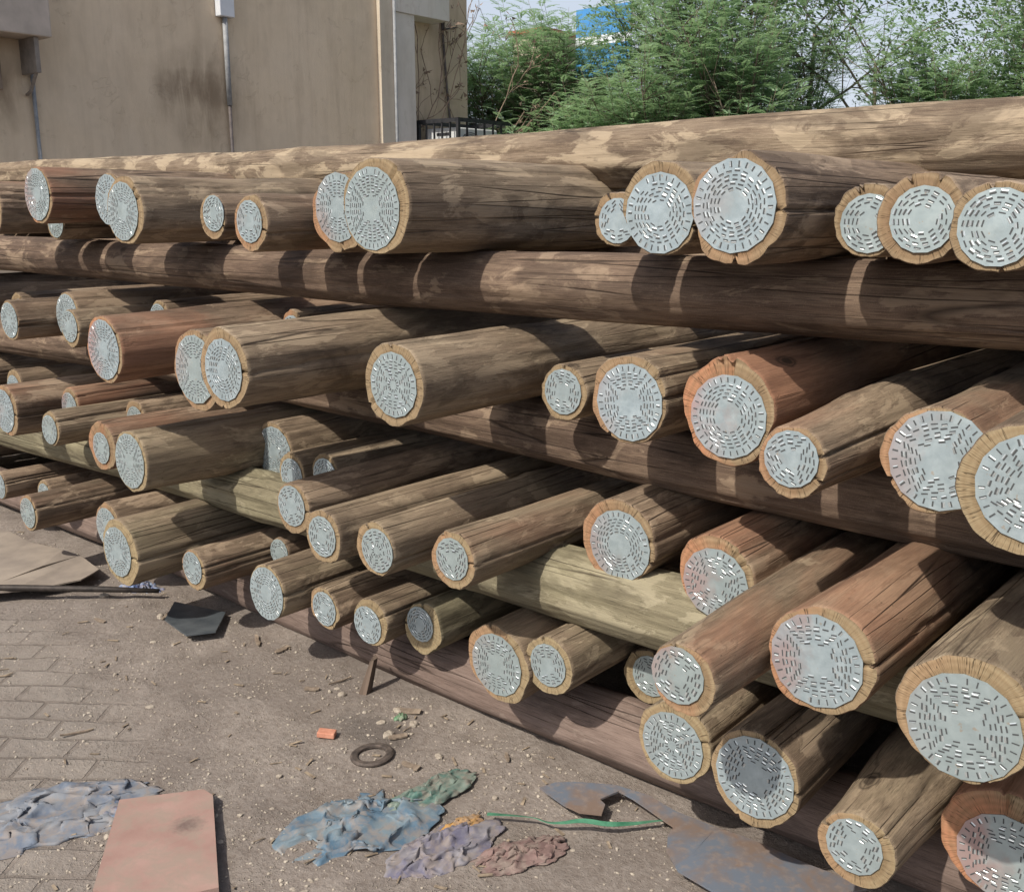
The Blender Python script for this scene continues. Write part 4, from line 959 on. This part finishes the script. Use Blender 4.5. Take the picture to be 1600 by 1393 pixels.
# direction is degrees left of straight along the poles
def dirpx(x): return 40.5 - math.degrees(math.atan((x - 800) / 1640.0))
for px, ds, vr, sc, rz, szz, lb in [
    (762, 20.2, 1, 1.03, .3, .95, 'feathery green shrub directly beside the building corner behind the caged unit'),
    (800, 20.8, 1, 1.06, 1.9, .95, 'thin topped feathery shrub, second from the building corner'),
    (850, 19.6, 1, 1.08, 4.0, 1.0, 'tall feathery shrub in front of the red roof edge'),
    (905, 20.0, 1, 1.0, 2.2, .88, 'feathery shrub just left of the blue signboard'),
    (955, 19.0, 1, .98, 5.2, .84, 'lower feathery shrub below the blue signboard'),
    (1030, 19.2, 0, 1.02, .8, .94, 'tall feathery shrub right of the blue signboard'),
    (1100, 18.4, 0, 1.05, 3.3, 1.06, 'tall dense feathery shrub in the middle of the green belt'),
    (1165, 16.6, 2, 1.15, 1.1, 1.05, 'bright low feathery bush in front of the belt, left of the dark tree'),
    (1225, 19.5, 1, 1.0, 2.7, 1.0, 'feathery shrub directly left of the dark branching tree'),
    (1300, 19.8, 2, 1.05, 5.9, .76, 'low feathery bush at the foot of the dark branching tree'),
    (1400, 17.8, 2, 1.1, 3.9, .84, 'low feathery bush right of the foot of the dark branching tree'),
    (1480, 17.2, 2, 1.12, .5, .98, 'bright feathery bush between the dark tree and the right edge'),
    (1550, 18.5, 1, .95, 1.5, .82, 'feathery shrub near the right edge with sky showing through its top'),
    (1620, 17.5, 2, 1.2, 4.6, .98, 'feathery bush cut by the right picture edge'),
    (1010, 16.6, 2, 1.05, 2.0, .92, 'short feathery bush in the front line below the tall middle shrubs'),
    (1075, 16.8, 2, 1.0, 5.0, .88, 'short feathery bush in the front line left of the bright low one'),
    (925, 17.2, 2, 1.05, 4.2, .86, 'short feathery bush in the front line under the signboard'),
    (860, 18.0, 2, 1.05, 3.0, .82, 'short feathery bush in the front line right of the caged unit')]:
    shrub(dirpx(px), ds, vr, sc, rz, lb, szz)

def branch_tree(name, loc, label, seed, lean, H, nl, leafmat, spread=1.0, ls=.05, start=.3, rz=0):
    rs = np.random.RandomState(seed); st = MB(); V = []; F = []; tips = []
    def grow(p, d, L, r, lev):
        pts = [p]; rr = [r]; n = 6
        for k in range(n):
            d = d + rs.normal(0, .10, 3) + np.array([0, 0, .03]); d /= np.linalg.norm(d); p = p + d * L / n; pts.append(p); rr.append(r * (1 - .6 * (k + 1) / n))
            if lev < 4 and k >= 1 and rs.rand() < (.75 if lev else .6):
                a = rs.normal(0, 1, 3); a -= a.dot(d) * d; a /= np.linalg.norm(a); grow(p, d * .75 + a * .75 * spread, L * rs.uniform(.45, .68), rr[-1] * .62, lev + 1)
            if lev >= 2: tips.append((p.copy(), d.copy(), lev))
        st.tube(pts, rr, 6 if lev > 1 else 9)
    for (l, r) in lean: grow(np.array([0, 0, 0.0]), np.array(l, float) / np.linalg.norm(l), H * r, .075 * r + .02, 0)
    for q in range(nl):
        p, d, lev = tips[rs.randint(len(tips))]
        if p[2] < H * start * .5: continue
        c = p + rs.normal(0, .13, 3); 
        for _ in range(3):
            n = rs.normal(0, 1, 3); n /= np.linalg.norm(n); u = np.cross(n, (.3, .5, .8)); u /= np.linalg.norm(u); w = np.cross(n, u)
            l = ls * rs.uniform(.7, 1.3); cc = c + rs.normal(0, .05, 3); b = len(V)
            V.extend([cc - u * l, cc + w * l * .45 - u * .1 * l, cc + u * l, cc - w * l * .45 - u * .1 * l]); F.append((b, b+1, b+2, b+3))
    root = empty(name, loc, label, 'tree', None, (0, 0, rz))
    st.build('trunk', M_BARKT, root, smooth=True)
    mesh_np('crown', np.array(V), np.array(F), leafmat, root, smooth=False)
def P_at(px, d): a = rad(dirpx(px)); return (-sin(a) * d, cos(a) * d, 0)
branch_tree('branching_tree', P_at(1345, 18.6), 'dark open tree with leaning bare limbs and small leaves against the sky', 4, [((.75, .2, 1.5), .72), ((-.7, -.2, 1.4), .62), ((.1, .3, 1), .7)], 6.2, 4200, M_LEAF2, 1.05, .045)
branch_tree('branching_tree', P_at(1215, 20.5), 'dark leafy tree rising behind the middle shrubs left of the leaning limbs', 9, [((.1, .1, 1), .75), ((-.5, .2, 1), .6)], 6.6, 3600, M_LEAF2, 1.0, .045)
branch_tree('branching_tree', P_at(1530, 21.0), 'thin dark tree near the right edge with hanging twigs', 12, [((-.2, .1, 1), .7), ((.4, .1, 1), .6)], 6.3, 2400, M_LEAF2, 1.1, .04)
# dry vine on the building corner
rs = np.random.RandomState(21); m = MB()
def vine(p, d, L, r, lev):
    pts = [p]
    for k in range(8):
        d = d + rs.normal(0, .16, 3) * np.array([.25, 1, 1]); d /= np.linalg.norm(d); p = p + d * L / 8
        p[0] = max(p[0], -12.24); pts.append(p.copy())
        if lev < 2 and rs.rand() < .5: vine(p.copy(), d + rs.normal(0, .8, 3) * np.array([.15, 1, 1]), L * .5, r * .7, lev + 1)
    m.tube(pts, r, 5)
    if lev >= 1 and rs.rand() < .8:
        for _ in range(4):
            q = pts[-1] + rs.normal(0, .04, 3); m.add([q, q + rs.normal(0, .04, 3), q + rs.normal(0, .04, 3)], [(0, 1, 2)])
vine(np.array([-12.2, 11.95, 2.5]), np.array([0, .15, 1.0]), 2.0, .008, 0); vine(np.array([-12.15, 12.0, 2.9]), np.array([0, .8, 1.0]), 1.7, .010, 0)
vine(np.array([-12.1, 12.3, 2.8]), np.array([.1, .5, 1.0]), 1.6, .008, 0); vine(np.array([-11.9, 13.2, 2.6]), np.array([.1, .3, 1.0]), 1.5, .010, 0); vine(np.array([-11.7, 13.6, 2.6]), np.array([.2, .6, 1.0]), 1.5, .010, 0)
vine(np.array([-11.8, 13.3, 2.5]), np.array([.3, 1.0, .7]), 1.6, .010, 0)
tag(m.build('dry_vine', M_DRY), 'leafless brown vine climbing the building corner behind the cage', 'vine')
